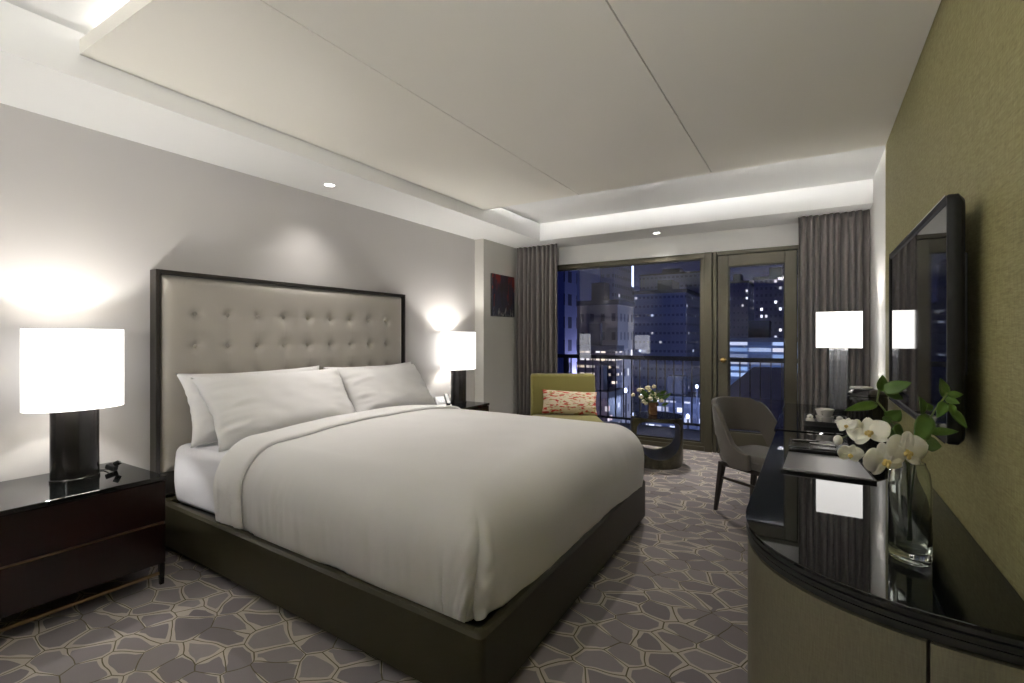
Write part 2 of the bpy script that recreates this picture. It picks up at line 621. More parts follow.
MB().box((-.77, YW + .036, .235), (-.228, YW + .044, 2.01)).build('pane', M['pane'], dr, smooth=0)
MB().box((-.766, YW + .02, .24), (-.752, YW + .036, 2.005)).box((-.247, YW + .02, .24), (-.233, YW + .036, 2.005)) \
    .box((-.752, YW + .02, 1.991), (-.247, YW + .036, 2.005)).box((-.752, YW + .02, .24), (-.247, YW + .036, .254)) \
    .build('glazing_bead', M['black_matt'], dr, smooth=0)
kn = MB().lathe([(.004, 0), (.026, 0), (.026, .006), (.010, .010), (.010, .030), (.022, .036), (.027, .050), (.022, .064), (.008, .068)], n=24)
for p in kn.v:
    p.xyz = Vector((-.812 + p.x, YW + .01 - p.z, 1.004 + p.y))
kn.build('door_knob', M['brass'], dr)
structure(MB().box((-.876, YW + .0, 2.13), (-.10, YW + .11, 2.17)).box((-.122, YW + .0, 0), (-.10, YW + .11, 2.13)).box((-.876, YW - .002, 0), (-.122, YW + .11, .016))
          .build('trim_2', M['frame_metal'], smooth=0, bevel=.003), 'bronze frame around the balcony door', 'door frame')

# ------------------------------------------------------------------ curtains


def curtain(x0, x1, yc, folds, amp, seed, label, z0=.015, z1=2.386):
    rnd = random.Random(seed)
    ph = [rnd.uniform(-.8, .8) for _ in range(64)]
    W = x1 - x0

    def fn(a, b):
        z = z1 + (z0 - z1) * b
        k = a * folds
        j = int(k)
        w = ph[j % 64] * (1 - (k - j)) + ph[(j + 1) % 64] * (k - j)
        gather = .45 + .55 * min(1, b * 5)
        s = math.sin(2 * PI * k + w * 1.5)
        s = math.copysign(abs(s) ** .8, s)
        y = yc + amp * gather * s * (1 + .35 * w) + .010 * math.sin(k * 1.7 + b * 4 + seed)
        x = x0 + a * W + .008 * w * b + .007 * math.cos(2 * PI * k) * gather
        if b < .03:
            y += .008 * math.sin(2 * PI * k * 2)
        return Vector((x, y, z))
    o = MB().grid(fn, int(folds * 14) + 1, 26).build('curtain', M['curtain'], origin=((x0 + x1) / 2, yc, 0), smooth=180, solid=.004, recalc=False)
    return tag(o, label, 'curtain')


curtain(-3.225, -2.655, 5.44, 9, .040, 3, 'dark taupe floor-length curtain hanging beside the small painting')
curtain(-.112, .436, 5.42, 10, .042, 9, 'taupe floor-length curtain hanging behind the desk lamp')

# ------------------------------------------------------------------ ceiling downlights


def downlight(x, y, z, label, power, size, col=(1, .95, .90), blend=1.0):
    t = thing('downlight', label, 'ceiling light', (x, y, z), group='recessed round downlights')
    MB().lathe([(.036, z - .0005), (.046, z - .0005), (.046, z - .004), (.043, z - .007), (.036, z - .006)], (x, y, 0), 32, cap=False).build('trim_ring', M['ceil'], t)
    MB().lathe([(.001, z - .0022), (.0355, z - .0022), (.0355, z - .0008), (.001, z - .0008)], (x, y, 0), 32, cap=False).build('lens', M['down'], t)
    if power:
        spot(x, y, z - .012, power, size, col, blend)
    return t


def spot(x, y, z, power, size, col=(1, .9, .78), blend=.6, aim=None, radius=.03):
    l = bpy.data.lights.new('downlight_or_fill_beam', 'SPOT')  # serves the real downlights and the added fill spots
    l.energy = power
    l.color = col
    l.spot_size = R(size)
    l.spot_blend = blend
    l.shadow_soft_size = radius
    o = bpy.data.objects.new('downlight_or_fill_beam', l)
    C.objects.link(o)
    o.location = (x, y, z)
    if aim is not None:
        o.rotation_euler = (Vector(aim) - Vector((x, y, z))).to_track_quat('-Z', 'Y').to_euler()
    return o


def bulb_or_fill(x, y, z, power, col=(1, .965, .92), radius=.03):
    l = bpy.data.lights.new('bulb_or_fill_light', 'POINT')  # serves the lamp bulbs and the lights added for the facades
    l.energy = power
    l.color = col
    l.shadow_soft_size = radius
    o = bpy.data.objects.new('bulb_or_fill_light', l)
    C.objects.link(o)
    o.location = (x, y, z)


downlight(-3.085, 2.45, ZS, 'small round recessed light in the soffit above the headboard', 13, 105)
downlight(-1.452, 5.44, ZS, 'small round recessed light in the beam above the window', 70, 112)

# ------------------------------------------------------------------ bed
BZ = .29
bed = thing('bed', 'large bed with tufted taupe headboard and dark olive base', 'bed', (-2.1, 2.38, 0))
quad_o = [(-3.30, 1.405), (-.90, 1.297), (-.962, 3.335), (-3.30, 3.43)]


def inset(q, d):
    c = Vector((sum(p[0] for p in q) / 4, sum(p[1] for p in q) / 4))
    return [(p[0] + math.copysign(d, c.x - p[0]), p[1] + math.copysign(d, c.y - p[1])) for p in q]


def round_poly(q, r, n=6):
    out = []
    m = len(q)
    for i in range(m):
        p, a, b = Vector(q[i]), Vector(q[i - 1]), Vector(q[(i + 1) % m])
        d1, d2 = (a - p).normalized(), (b - p).normalized()
        for k in range(n + 1):
            s = k / n
            out.append(tuple((1 - s) ** 2 * (p + d1 * r) + 2 * s * (1 - s) * p + s * s * (p + d2 * r)))
    return out


qo = round_poly(quad_o, .03)
qi = round_poly(inset(quad_o, .045), .02)
rail = MB()
n = len(qo)
vs = [(x, y, .045) for x, y in qo] + [(x, y, BZ - .012) for x, y in qo] + [(x, y, BZ) for x, y in round_poly(inset(quad_o, .012), .03)] + \
     [(x, y, BZ) for x, y in round_poly(inset(quad_o, .035), .02)] + [(x, y, BZ - .01) for x, y in qi] + [(x, y, .045) for x, y in qi]
fs = []
for k in range(5):
    for i in range(n):
        j = (i + 1) % n
        fs.append((k * n + i, k * n + j, (k + 1) * n + j, (k + 1) * n + i))
for i in range(n):
    j = (i + 1) % n
    fs.append((5 * n + i, 5 * n + j, j, i))
rail.add(vs, fs).build('base_rail', M['bedbase'], bed, smooth=40)
MB().prism(inset(quad_o, .05), .10, .255).build('slat_deck', M['black_matt'], bed, smooth=0)
MB().prism(inset(quad_o, .10), .0, .10).build('plinth', M['black_matt'], bed, smooth=0)
# headboard frame
HY0, HY1, HX, HZ = 1.397, 3.486, -3.30, 1.652
fb = MB().box((XL + .004, HY0, 0), (HX, HY0 + .024, HZ)).box((XL + .004, HY1 - .024, 0), (HX, HY1, HZ)) \
    .box((XL + .004, HY0 + .024, HZ - .024), (HX, HY1 - .024, HZ)).box((XL + .004, HY0 + .024, .30), (HX - .01, HY1 - .024, .44)) \
    .box((XL + .004, HY0 + .024, .44), (XL + .012, HY1 - .024, HZ - .024))
fb.build('headboard_frame', M['frame_wood'], bed, smooth=0, bevel=.003)
# tufted panel
TY = [1.622 + .2027 * i for i in range(9)]
TZ = [1.394 - .2027 * i for i in range(4)]
y0, y1, z0, z1 = HY0 + .026, HY1 - .026, .42, HZ - .026


def tuft(a, b):
    y = y0 + (y1 - y0) * a
    z = z0 + (z1 - z0) * b
    ed = min(y - y0, y1 - y, z - z0, z1 - z)
    h = -.030 + .052 * (1 - math.exp(-max(ed, 0) / .022))
    q = 0
    for ty in TY:
        if abs(y - ty) < .15:
            for tz in TZ:
                d2 = (y - ty) ** 2 + (z - tz) ** 2
                if d2 < .03:
                    q = max(q, .022 * math.exp(-d2 / .0009) + .012 * math.exp(-d2 / .005))
    h -= q
    iny = TY[0] - .02 < y < TY[-1] + .02
    inz = z < TZ[0] + .02
    # faint pulls between neighbouring buttons
    dz = min(abs(z - t) for t in TZ)
    dy = min(abs(y - t) for t in TY)
    if inz:
        h -= .0012 * math.exp(-(dy / .006) ** 2)
    if iny:
        h -= .0012 * math.exp(-(dz / .006) ** 2)
    return Vector((HX - .012 + h, y, z))


pnl = MB().grid(tuft, 261, 155).build('headboard_panel', M['panel'], bed, smooth=180, recalc=False)
bt = None
for ty in TY:
    for tz in TZ[:3]:
        if bt is None:
            bt = MB().sphere((0, 0, 0), .0125, 16, 8, (.55, 1, 1)).build('button', M['panel'], pnl, world=False, smooth=180)
            b_ = bt
        else:
            b_ = bt.copy()
            C.objects.link(b_)
        b_.location = Vector((HX - .017, ty, tz)) - bed.location

# mattress (fitted sheet)
mt = MB()


def sheet_fn(poly_r):
    pass


mx0, mx1, my0, my1, mz0, mz1 = -3.285, -1.02, 1.465, 3.37, .258, .605


def rbox(x0, x1, y0, y1, z0, z1, rc, rt, nz=6, bulge=0):
    """rounded slab: plan corner radius rc, top/bottom edge radius rt"""
    def ring(ins, z):
        pts = []
        cs = [(x0 + rc, y0 + rc, PI), (x1 - rc, y0 + rc, 1.5 * PI), (x1 - rc, y1 - rc, 0), (x0 + rc, y1 - rc, .5 * PI)]
        for cx, cy, a0 in cs:
            for k in range(7):
                a = a0 + .5 * PI * k / 6
                pts.append(Vector((cx + (rc - ins) * math.cos(a), cy + (rc - ins) * math.sin(a), z)))
        return pts
    rings = []
    for k in range(nz + 1):
        a = .5 * PI * k / nz
        rings.append(ring(rt * (1 - math.sin(a)), z0 + rt * (1 - math.cos(a))))
    if bulge:
        for k in range(1, 6):
            s = k / 6
            rings.append(ring(-bulge * math.sin(PI * s), z0 + rt + (z1 - z0 - 2 * rt) * s))
    for k in range(nz + 1):
        a = .5 * PI * k / nz
        rings.append(ring(rt * (1 - math.cos(a)), z1 - rt * (1 - math.sin(a))))
    n_ = len(rings[0])
    vs_ = [p for r in rings for p in r]
    fs_ = []
    for k in range(len(rings) - 1):
        for i in range(n_):
            j = (i + 1) % n_
            fs_.append((k * n_ + i, k * n_ + j, (k + 1) * n_ + j, (k + 1) * n_ + i))
    fs_.append(tuple(range(n_ - 1, -1, -1)))
    fs_.append(tuple((len(rings) - 1) * n_ + i for i in range(n_)))
    return vs_, fs_


v_, f_ = rbox(mx0, mx1, my0, my1, mz0, mz1, .09, .05, 6, .008)
for p in v_:
    w = noise.noise(Vector((p.x * 14, p.y * 14, p.z * 9)))
    p += Vector((0, -.004 * w if p.y < 2 else .004 * w, 0))
mt.add(v_, f_)
tag(mt.build('mattress', M['sheet'], origin=(-2.1, 2.38, mz0), smooth=60), 'mattress in a white fitted sheet showing at the pillow end of the bed', 'mattress')

# duvet: a puffed sheet draped over the mattress
DX0, DX1, DY0, DY1 = -2.685, -1.135, 1.640, 3.105       # flat middle
ZD = .668
RO, RD = .200, .215                                     # overhang out / down of the rounded shoulder
SM = .555                                               # run of cloth past the flat middle


def drape(p, q, off=0.0):
    """p,q run over the sheet in metres; returns the place of the cloth"""
    cx, cy = min(max(p, -9), DX1), min(max(q, DY0), DY1)
    dx, dy = p - cx, q - cy
    s = max(abs(dx), abs(dy))
    L = math.hypot(dx, dy)
    dirx, diry = (dx / L, dy / L) if L > 1e-6 else (0, 0)
    arc = .33
    if s <= arc:
        a = s / arc * PI / 2
        out, down = RO * math.sin(a), RD * (1 - math.cos(a))
        nx, nz = math.sin(a), math.cos(a)
    else:
        e = s - arc
        out, down = RO - .04 * e - .5 * max(0, e - .12) ** 2, RD + e * (.82 + .14 * noise.noise(Vector((p * 2.6, q * 2.6, 7))))
        nx, nz = 1, .12
    corner = min(abs(dx), abs(dy)) / max(s, 1e-6) if s > 1e-6 else 0
    if L > 1e-6:
        out /= (abs(dirx) ** 3.4 + abs(diry) ** 3.4) ** (1 / 3.4)
    # crown of the duvet
    yy = (cy - 2.34) / .77
    xx = (cx + 1.75) / .95
    crown = .060 * max(0, 1 - yy * yy * .85) * (1 - .30 * max(0, xx) ** 2) * (1 - .35 * max(0, -xx))
    side = min(1, s / arc)
    x, y, z = cx + dirx * out, cy + diry * out, ZD - down + crown * (1 - side * .5)
    # soft rumples
    r1 = noise.noise(Vector((x * 2.1, y * 2.3, 1.7))) * .012
    r2 = noise.noise(Vector((x * 6, y * 5, 4.2))) * .0035
    foot_ = abs(dx) > abs(dy)
    tang = q * .45 if foot_ else p
    st = noise.noise(Vector((tang * 24, s * 2.0, 9))) * (.006 if foot_ else .010) * side * side + noise.noise(Vector((tang * 9, s * 1.2, 3))) * .010 * side
    d = r1 + r2 + st + off
    # tucked corner at the foot: a crease with bunched cloth beside it
    if corner > 0 and y < 2.2 and dx > 0:
        ang = math.atan2(abs(dy), dx) - PI / 4 + .05 * math.sin(s * 9)
        cr = math.exp(-(ang / .055) ** 2)
        d -= .020 * cr * min(1, max(0, (s - .12) / .15))
        d += (.012 + .022 * noise.noise(Vector((ang * 5, s * 16, 2)))) * math.exp(-((abs(ang) - .15) / .10) ** 2) * min(1, max(0, (s - .15) / .15))
    x += dirx * nx * d
    y += diry * nx * d
    z += nz * d
    k = 1 + .115 * (x + 3.0) / 2.05 if y < 2.38 else 1
    return Vector((x, 2.38 + (y - 2.38) * k, z))


def lin(a, b, t):
    return a + (b - a) * t


def seamy(t, a, b):
    """denser sampling near both ends (the shoulders)"""
    return lin(a, b, t)


dv = MB().grid(lambda a, b: drape(lin(DX0, DX1 + SM, a), lin(DY0 - SM, DY1 + SM, b)), 190, 230)
duvet = tag(dv.build('duvet', M['duvet'], origin=(-1.9, 2.38, .6), smooth=180, solid=.012, recalc=False),
            'thick white duvet smoothed over the bed with its top edge turned down', 'duvet')


def fold_fn(a, b):
    q = lin(DY0 - SM + .01, DY1 + SM - .01, b)
    t = a
    # cross-section of the folded band: lies on the duvet, rounded at both long edges
    w = .275
    if t < .5:
        s = t / .5
        p = DX0 - .015 + w * s
        prof = .015 * min(1, math.sin(min(1, s * 6) * PI / 2)) * min(1, math.sin(min(1, (1 - s) * 14) * PI / 2))
        off = .012 + prof
    else:
        s = (t - .5) / .5
        p = DX0 - .015 + w * (1 - s)
        off = .008
    return drape(p, q, off)


MB().grid(fold_fn, 60, 200).build('turned_down_edge', M['linen'], duvet, smooth=180, recalc=True)


# ------------------------------------------------------------------ pillows
def pillow_mesh(w, h, t, seed, ear=.085):
    """w along local y, h along local z, thickness along local x; base edge at z=0"""
    mb = MB()

    def side(sg):
        def fn(a, b):
            u, v = 2 * a - 1, 2 * b - 1
            y = w / 2 * u * (1 - ear * (1 - v * v) * abs(u) ** 3)
            z = h / 2 * v * (1 - ear * 1.2 * (1 - u * u) * abs(v) ** 3)
            th = t / 2 * (max(0, (1 - u ** 4)) ** .55) * (max(0, (1 - v ** 4)) ** .62)
            if v < 0:
                th *= 1 + .15 * (-v) * (1 - u * u)
            wr = noise.noise(Vector((y * 3 + seed, z * 6, sg))) * .018 + noise.noise(Vector((y * 7 + seed, z * 30, sg * 3))) * .016 * (abs(u) ** 2.2)
            wr += noise.noise(Vector((y * 9, z * 16 + seed, sg))) * .004
            th += wr * min(1, th / .03)
            return Vector((sg * th, y, h / 2 + z))
        return fn
    mb.grid(side(1), 61, 41)
    o = len(mb.v)
    mb.grid(side(-1), 61, 41)
    return mb


def pillow(loc, w, h, t, tilt, rz, label, seed, roll=0):
    me = pillow_mesh(w, h, t, seed)
    o = me.build('pillow', M['linen'], smooth=180)
    bm = bmesh.new()
    bm.from_mesh(o.data)
    bmesh.ops.remove_doubles(bm, verts=bm.verts, dist=.0008)
    bmesh.ops.recalc_face_normals(bm, faces=bm.faces)
    bm.to_mesh(o.data)
    bm.free()
    o.location = loc
    o.rotation_mode = 'XYZ'
    o.rotation_euler = (Matrix.Rotation(rz, 3, 'Z') @ Matrix.Rotation(-tilt, 3, 'Y') @ Matrix.Rotation(roll, 3, 'X')).to_euler()
    return tag(o, label, 'pillow', 'white bed pillows')


pillow((-3.05, 1.965, .612), 1.0, .455, .17, R(22), R(0), 'white pillow against the headboard behind the front pillow, on the bed half nearest the viewer', 1)
pillow((-3.05, 2.98, .612), .98, .44, .17, R(22), R(0), 'white pillow mostly hidden behind the front pillow on the window half of bed', 5)
pillow((-2.80, 2.01, .612), 1.04, .50, .20, R(37), R(0), 'plump white front pillow on the bed half nearest the viewer', 2)
pillow((-2.86, 2.97, .612), .92, .485, .19, R(36), R(0), 'plump white front pillow on the window half of the bed', 3)


# ------------------------------------------------------------------ nightstands
def nightstand(y0, y1, x1, label, zt=.547):
    x0 = XL + .008
    t = thing('nightstand', label, 'nightstand', ((x0 + x1) / 2, (y0 + y1) / 2, 0), group='dark nightstands')
    MB().box((x0, y0, zt - .022), (x1, y1, zt)).build('top', M['blackglass'], t, smooth=0, bevel=.003)
    MB().box((x0 + .005, y0 + .006, .105), (x1 - .026, y1 - .006, zt - .0225)).build('body', M['black'], t, smooth=0, bevel=.002)
    for a, b in ((.318, zt - .027), (.108, .306)):
        d = MB().box((x1 - .0255, y0 + .004, a), (x1 - .006, y1 - .004, b)).build('drawer', M['mahogany'], t, smooth=0, bevel=.002)
    MB().box((x1 - .024, y0 + .008, .3075), (x1 - .009, y1 - .008, .3135)).build('pull_strip', M['bronze'], t, smooth=0)
    for bx_ in (x1 - .024, x0 + .02):
        MB().box((bx_, y0 + .03, .052), (bx_ + .016, y1 - .03, .066)).build('base_bar', M['bronze'], t, smooth=0, bevel=.002)
    for lx, ly in ((x1 - .016, y0 + .018), (x1 - .016, y1 - .018), (x0 + .028, y0 + .018), (x0 + .028, y1 - .018)):
        MB().taper((lx, ly, 0), (lx, ly, .105), .018, .024).build('leg', M['black'], t, smooth=0, bevel=.002)
    return t


nightstand(.33, 1.235, -2.80, 'wide dark wood two-drawer nightstand nearest the viewer, carrying only a lamp')
nightstand(3.56, 4.30, -2.885, zt=.56, label='dark nightstand beyond the bed carrying a lamp and telephone')


# ------------------------------------------------------------------ bedside lamps
def table_lamp(x, y, zb, label, rb=.098, rs=.196, sx=.78, power=10):
    t = thing('table_lamp', label, 'lamp', (x, y, zb), group='bedside drum lamps')
    MB().lathe([(rb, zb), (rb, zb + .012), (rb - .003, zb + .014), (rb - .003, zb + .352), (rb - .012, zb + .356)], (x, y, 0), 48, .78, 1).build('body', M['black'], t)
    MB().lathe([(.012, zb + .356), (.012, zb + .44), (.020, zb + .45), (.020, zb + .48)], (x, y, 0), 16).build('stem', M['brass'], t)
    MB().sphere((x, y, zb + .505), .028, 16, 10, (1, 1, 1.3)).build('bulb', M['bulb'], t, smooth=180)
    zs0, zs1 = zb + .352, zb + .742
    MB().lathe([(rs, zs0), (rs, zs1), (rs - .004, zs1), (rs - .004, zs0), (rs, zs0)], (x, y, 0), 64, sx, 1, cap=False).build('lamp_shade', M['shade'], t)
    sp = MB()
    for k in range(3):
        a = k * 2 * PI / 3
        sp.tube([(x + .018 * math.cos(a), y + .018 * math.sin(a), zb + .468), (x + (rs - .004) * sx * math.cos(a), y + (rs - .004) * math.sin(a), zb + .468)], .0025, 6)
    sp.build('shade_spider', M['brass'], t)
    bulb_or_fill(x, y, zb + .585, power)
    return t


table_lamp(-3.125, .970, .547, 'white drum lamp with black base on the wide nightstand nearest the viewer', power=11.5)
table_lamp(-3.19, 4.165, .56, 'drum lamp with black base on the nightstand beyond the bed', rb=.098, rs=.212, power=11.5)

gad = thing('cord_switch', 'small black gadget lying beside the black lamp base', 'switch', (-3.14, 1.125, .5475))
MB().cbox((-3.14, 1.125, .5672), (.05, .030, .026), .5, 0, .35).build('body', M['black_matt'], gad, smooth=0, bevel=.004)
MB().cbox((-3.115, 1.140, .588), (.045, .026, .018), -.6, .5, -.3).build('rocker', M['black'], gad, smooth=0, bevel=.003)
MB().tube([(-3.15, 1.115, .556), (-3.19, 1.11, .5505), (-3.25, 1.07, .5505), (-3.31, 1.02, .5505)], .0026, 6).build('cord', M['black_matt'], gad)

ph = thing('telephone', 'white and black desk telephone on the nightstand beyond the bed', 'telephone', (-3.10, 3.80, .5605), R(-40))
MB().box((-.08, -.075, 0), (.08, .075, .016)).build('base', M['black_matt'], ph, world=False, smooth=0, bevel=.005)
MB().cbox((0, 0, .052), (.17, .14, .014), 0, 0, R(28)).build('face_plate', M['phone_white'], ph, world=False, smooth=0, bevel=.004)
MB().cbox((.0, .042, .074), (.17, .042, .022), 0, 0, R(28)).build('handset', M['black_matt'], ph, world=False, smooth=0, bevel=.008)
kp = MB()
for i in range(3):
    for j in range(3):
        kp.cbox((.02 - .022 * i + .01, -.04 + .022 * j, .0605 + .0117 * i - .0053), (.014, .014, .004), 0, 0, R(28))
kp.build('keypad', M['chrome'], ph, world=False, smooth=0)
MB().box((-.07, -.03, .014), (-.045, .03, .085)).build('stand', M['black_matt'], ph, world=False, smooth=0)

# ------------------------------------------------------------------ painting
pt = thing('painting', 'small dark abstract painting with red and white strokes on pier', 'painting', (-3.254, 5.12, 1.505))
MB().box((-3.2535, 4.875, 1.505), (-3.226, 5.372, 2.0)).build('canvas', M['painting'], pt, smooth=0, bevel=.002)
MB().box((-3.2536, 4.869, 1.499), (-3.234, 4.8748, 2.006)).box((-3.2536, 5.3722, 1.499), (-3.234, 5.378, 2.006)) \
    .box((-3.2536, 4.8748, 1.499), (-3.234, 5.3722, 1.5048)).box((-3.2536, 4.8748, 2.0002), (-3.234, 5.3722, 2.006)).build('edge_frame', M['black_matt'], pt, smooth=0)

# ------------------------------------------------------------------ lounge armchair by the window


def fl(f, l, z=0):
    return Vector((-SN * f + CS * l, CS * f + SN * l, z))


ac = thing('armchair', 'olive green upholstered lounge chair beside the window', 'armchair', fl(5.0, .568), math.atan2(-CS, SN))
v_, f_ = rbox(-.43, .50, -.355, .355, .20, .41, .06, .035, 4, .006)
MB().add(v_, f_).build('seat', M['olive_fabric'], ac, world=False, smooth=60)
v_, f_ = rbox(-.60, -.44, -.36, .36, .16, .835, .035, .03, 4, .0)
for p in v_:
    p.x -= .13 * max(0, (p.z - .4)) ** 1.0
MB().add(v_, f_).build('backrest', M['olive_fabric'], ac, world=False, smooth=60)
MB().box((-.46, -.33, .15), (.45, .33, .21)).build('seat_frame', M['chairwood'], ac, world=False, smooth=0, bevel=.006)
for lx in (-.42, .40):
    for ly in (-.29, .29):
        MB().taper((lx * 1.03, ly * 1.03, 0), (lx, ly, .155), .026, .042).build('leg', M['chairwood'], ac, world=False, smooth=0, bevel=.004)
cu = pillow_mesh(.60, .27, .15, 11, .05)
cuo = cu.build('cushion', M['cushion'], smooth=180)
bm = bmesh.new()
bm.from_mesh(cuo.data)
bmesh.ops.remove_doubles(bm, verts=bm.verts, dist=.0008)
bmesh.ops.recalc_face_normals(bm, faces=bm.faces)
bm.to_mesh(cuo.data)
bm.free()
cuo.location = fl(5.32, .62, .412)
cuo.rotation_euler = (Matrix.Rotation(math.atan2(-CS, SN), 3, 'Z') @ Matrix.Rotation(-R(24), 3, 'Y') @ Matrix.Rotation(R(-3), 3, 'X')).to_euler()
tag(cuo, 'cream lumbar cushion with red dashes on the olive chair', 'cushion')

# ------------------------------------------------------------------ hoop side table with flowers
TX, TYY, TH, TR = -1.32, 4.93, .47, .252
st_ = thing('side_table', 'dark bronze hollow drum side table in front of the window', 'side table', (TX, TYY, 0), R(31.3 - 8))


def hoop():
    mb = MB()
    # outer and inner closed loops in local x-z, then faces run to the round plan
    N = 72
    outer, inner = [], []
    for k in range(N):
        a = 2 * PI * k / N
        ca, sa = math.cos(a), math.sin(a)
        # outer: rounded square, slightly waisted
        e = .12
        m_ = max(abs(ca), abs(sa))
        ox = ca / (abs(ca) ** 8 + abs(sa) ** 8) ** (1 / 8)
        oz = sa / (abs(ca) ** 8 + abs(sa) ** 8) ** (1 / 8)
        zz = oz * .5 + .5
        waist = 1 - .055 * math.sin(PI * zz) - .0 * (1 - zz)
        outer.append((ox * TR * waist, zz * TH))
        # inner: flat top, round bottom
        ix = ca / (abs(ca) ** 3 + abs(sa) ** 3) ** (1 / 3) if sa > 0 else ca
        iz = sa / (abs(ca) ** 5 + abs(sa) ** 5) ** (1 / 5) if sa > 0 else sa
        if sa > 0:
            ix = ca / (abs(ca) ** 5 + abs(sa) ** 5) ** (1 / 5)
            inner.append((ix * .205, .27 + iz * .172))
        else:
            inner.append((ix * .205, .27 + iz * .185))
    def ydep(x):
        return math.sqrt(max(.0004, (TR * 1.001) ** 2 - x * x))
    loops = []
    for (ox, oz), (ix, iz) in zip(outer, inner):
        row = []
        for s in range(7):
            t = s / 6
            x, z = ox + (ix - ox) * t, oz + (iz - oz) * t
            row.append(Vector((x, -ydep(x), z)))
        for s in range(1, 6):
            t = s / 6
            row.append(Vector((ix, -ydep(ix) * (1 - 2 * t), iz)))
        for s in range(7):
            t = s / 6
            x, z = ix + (ox - ix) * t, iz + (oz - iz) * t
            row.append(Vector((x, ydep(x), z)))
        for s in range(1, 6):
            t = s / 6
            row.append(Vector((ox, ydep(ox) * (1 - 2 * t), oz)))
        loops.append(row)
    m = len(loops[0])
    vs = [p for r in loops for p in r]
    fs = []
    for k in range(N):
        for i in range(m):
            a, b = k * m + i, k * m + (i + 1) % m
            c, d = ((k + 1) % N) * m + (i + 1) % m, ((k + 1) % N) * m + i
            fs.append((a, b, c, d))
    return mb.add(vs, fs)


hoop().build('hoop_body', M['resin'], st_, world=False, smooth=40)
MB().lathe([(TR - .02, TH - .001), (TR - .004, TH - .001), (TR - .001, TH + .002), (TR - .004, TH + .007), (.001, TH + .007)], n=64).build('tabletop', M['blackglass'], st_, world=False)

VZ = TH + .0075
fv = Vector((TX - .03, TYY - .01, VZ))
va = thing('flower_vase', 'small brown vase on the hollow side table', 'vase', fv)
MB().lathe([(.030, 0), (.040, .004), (.044, .04), (.040, .09), (.046, .125), (.043, .125), (.036, .09), (.036, .02), (.001, .012)], fv, 28, cap=False).build('body', M['amber'], va)
fl_ = thing('flower_bouquet', 'bunch of cream flowers with dark leaves in the small brown vase', 'flowers', fv + Vector((0, 0, .02)))
rnd = random.Random(5)
stm, cr = MB(), MB()
view = fl(1, 0).normalized()
rgt = Vector((CS, SN, 0))
nfl = 0
for k in range(34):
    g = k < 20
    if g:
        l, h = rnd.gauss(-.045, .05), rnd.uniform(.15, .31)
        h -= abs(l + .035) * .5
    else:
        l, h = rnd.uniform(-.10, .13), rnd.uniform(.12, .27)
    d = rnd.uniform(-.06, .06)
    p = fv + rgt * l + view * d + Vector((0, 0, h))
    stm.tube([fv + Vector((0, 0, .03)), fv + Vector((0, 0, .12)) + rgt * l * .3 + view * d * .3, p], [.0022, .002, .0014], 5)
    if g:
        mb = MB()
        for q in range(5):
            a = q * 2 * PI / 5 + rnd.random()
            dirv = (rgt * math.cos(a) + Vector((0, 0, math.sin(a))) - view * .35).normalized()
            mb.sphere(p + dirv * .012, .013, 8, 6, (1, 1, .8))
        mb.build('blossom', M['pollen'], fl_, smooth=180)
stm.build('stems', M['stem'], fl_)


def leaf_mesh(mb, base, tip, width, normal, droop=.15, fold=.25, n=9):
    base, tip = Vector(base), Vector(tip)
    ax = tip - base
    L = ax.length
    ax.normalize()
    side = ax.cross(Vector(normal)).normalized()
    up = side.cross(ax).normalized()

    def fn(a, b):
        t = b
        w = width * (math.sin(PI * min(1, t * .97 + .03) ** .8) ** .8) * (1 - .25 * t)
        s = 2 * a - 1
        p = base + ax * (L * t) + side * (w * .5 * s) + up * (fold * w * .5 * abs(s) - droop * L * (t * t - .25 * t))
        return p
    return mb.grid(fn, 7, n)


for k in range(30):
    l = rnd.uniform(-.13, .17)
    h = rnd.uniform(.13, .30)
    p0 = fv + rgt * l * .6 + view * rnd.uniform(-.05, .05) + Vector((0, 0, h * .75))
    p1 = p0 + rgt * (l * .55 + rnd.uniform(-.02, .03)) + Vector((0, 0, rnd.uniform(-.01, .06)))
    leaf_mesh(MB(), p0, p1, .034, -view).build('leaf', M['leaf'], fl_, smooth=180, solid=.0012, recalc=False)

# ------------------------------------------------------------------ desk chair
dc = thing('desk_chair', 'grey barrel-back desk chair with dark legs at the desk', 'chair', (-.315, 3.845, 0), R(-34))
v_, f_ = rbox(-.20, .245, -.205, .205, .365, .462, .08, .03, 4, .006)
for p in v_:
    if p.z > .42:
        p.z -= .012 * (p.x < -.05)
MB().add(v_, f_).build('seat', M['grey_fabric'], dc, world=False, smooth=60)


def lerp_table(x, tb):
    for (a, va_), (b, vb_) in zip(tb, tb[1:]):
        if x <= b:
            t = (x - a) / (b - a)
            t = t * t * (3 - 2 * t)
            return va_ + (vb_ - va_) * t
    return tb[-1][1]


def shell(a, b):
    th = (2 * a - 1) * 104
    ab = abs(th)
    zt = lerp_table(ab, [(0, .800), (40, .792), (54, .765), (104, .475)])
    zb = lerp_table(ab, [(0, .560), (52, .550), (74, .40), (88, .365), (104, .37)])
    z = zb + (zt - zb) * b
    f = (z - .34) / .46
    rr = 1.0 + .10 * f
    r_ = R(th)
    x = -.245 * math.cos(r_) * rr - .045 * f * max(0, math.cos(r_))
    y = .245 * math.sin(r_) * rr
    if ab > 90:
        x = .24 * ((ab - 90) / 28)
    return Vector((x + .0, y, z))


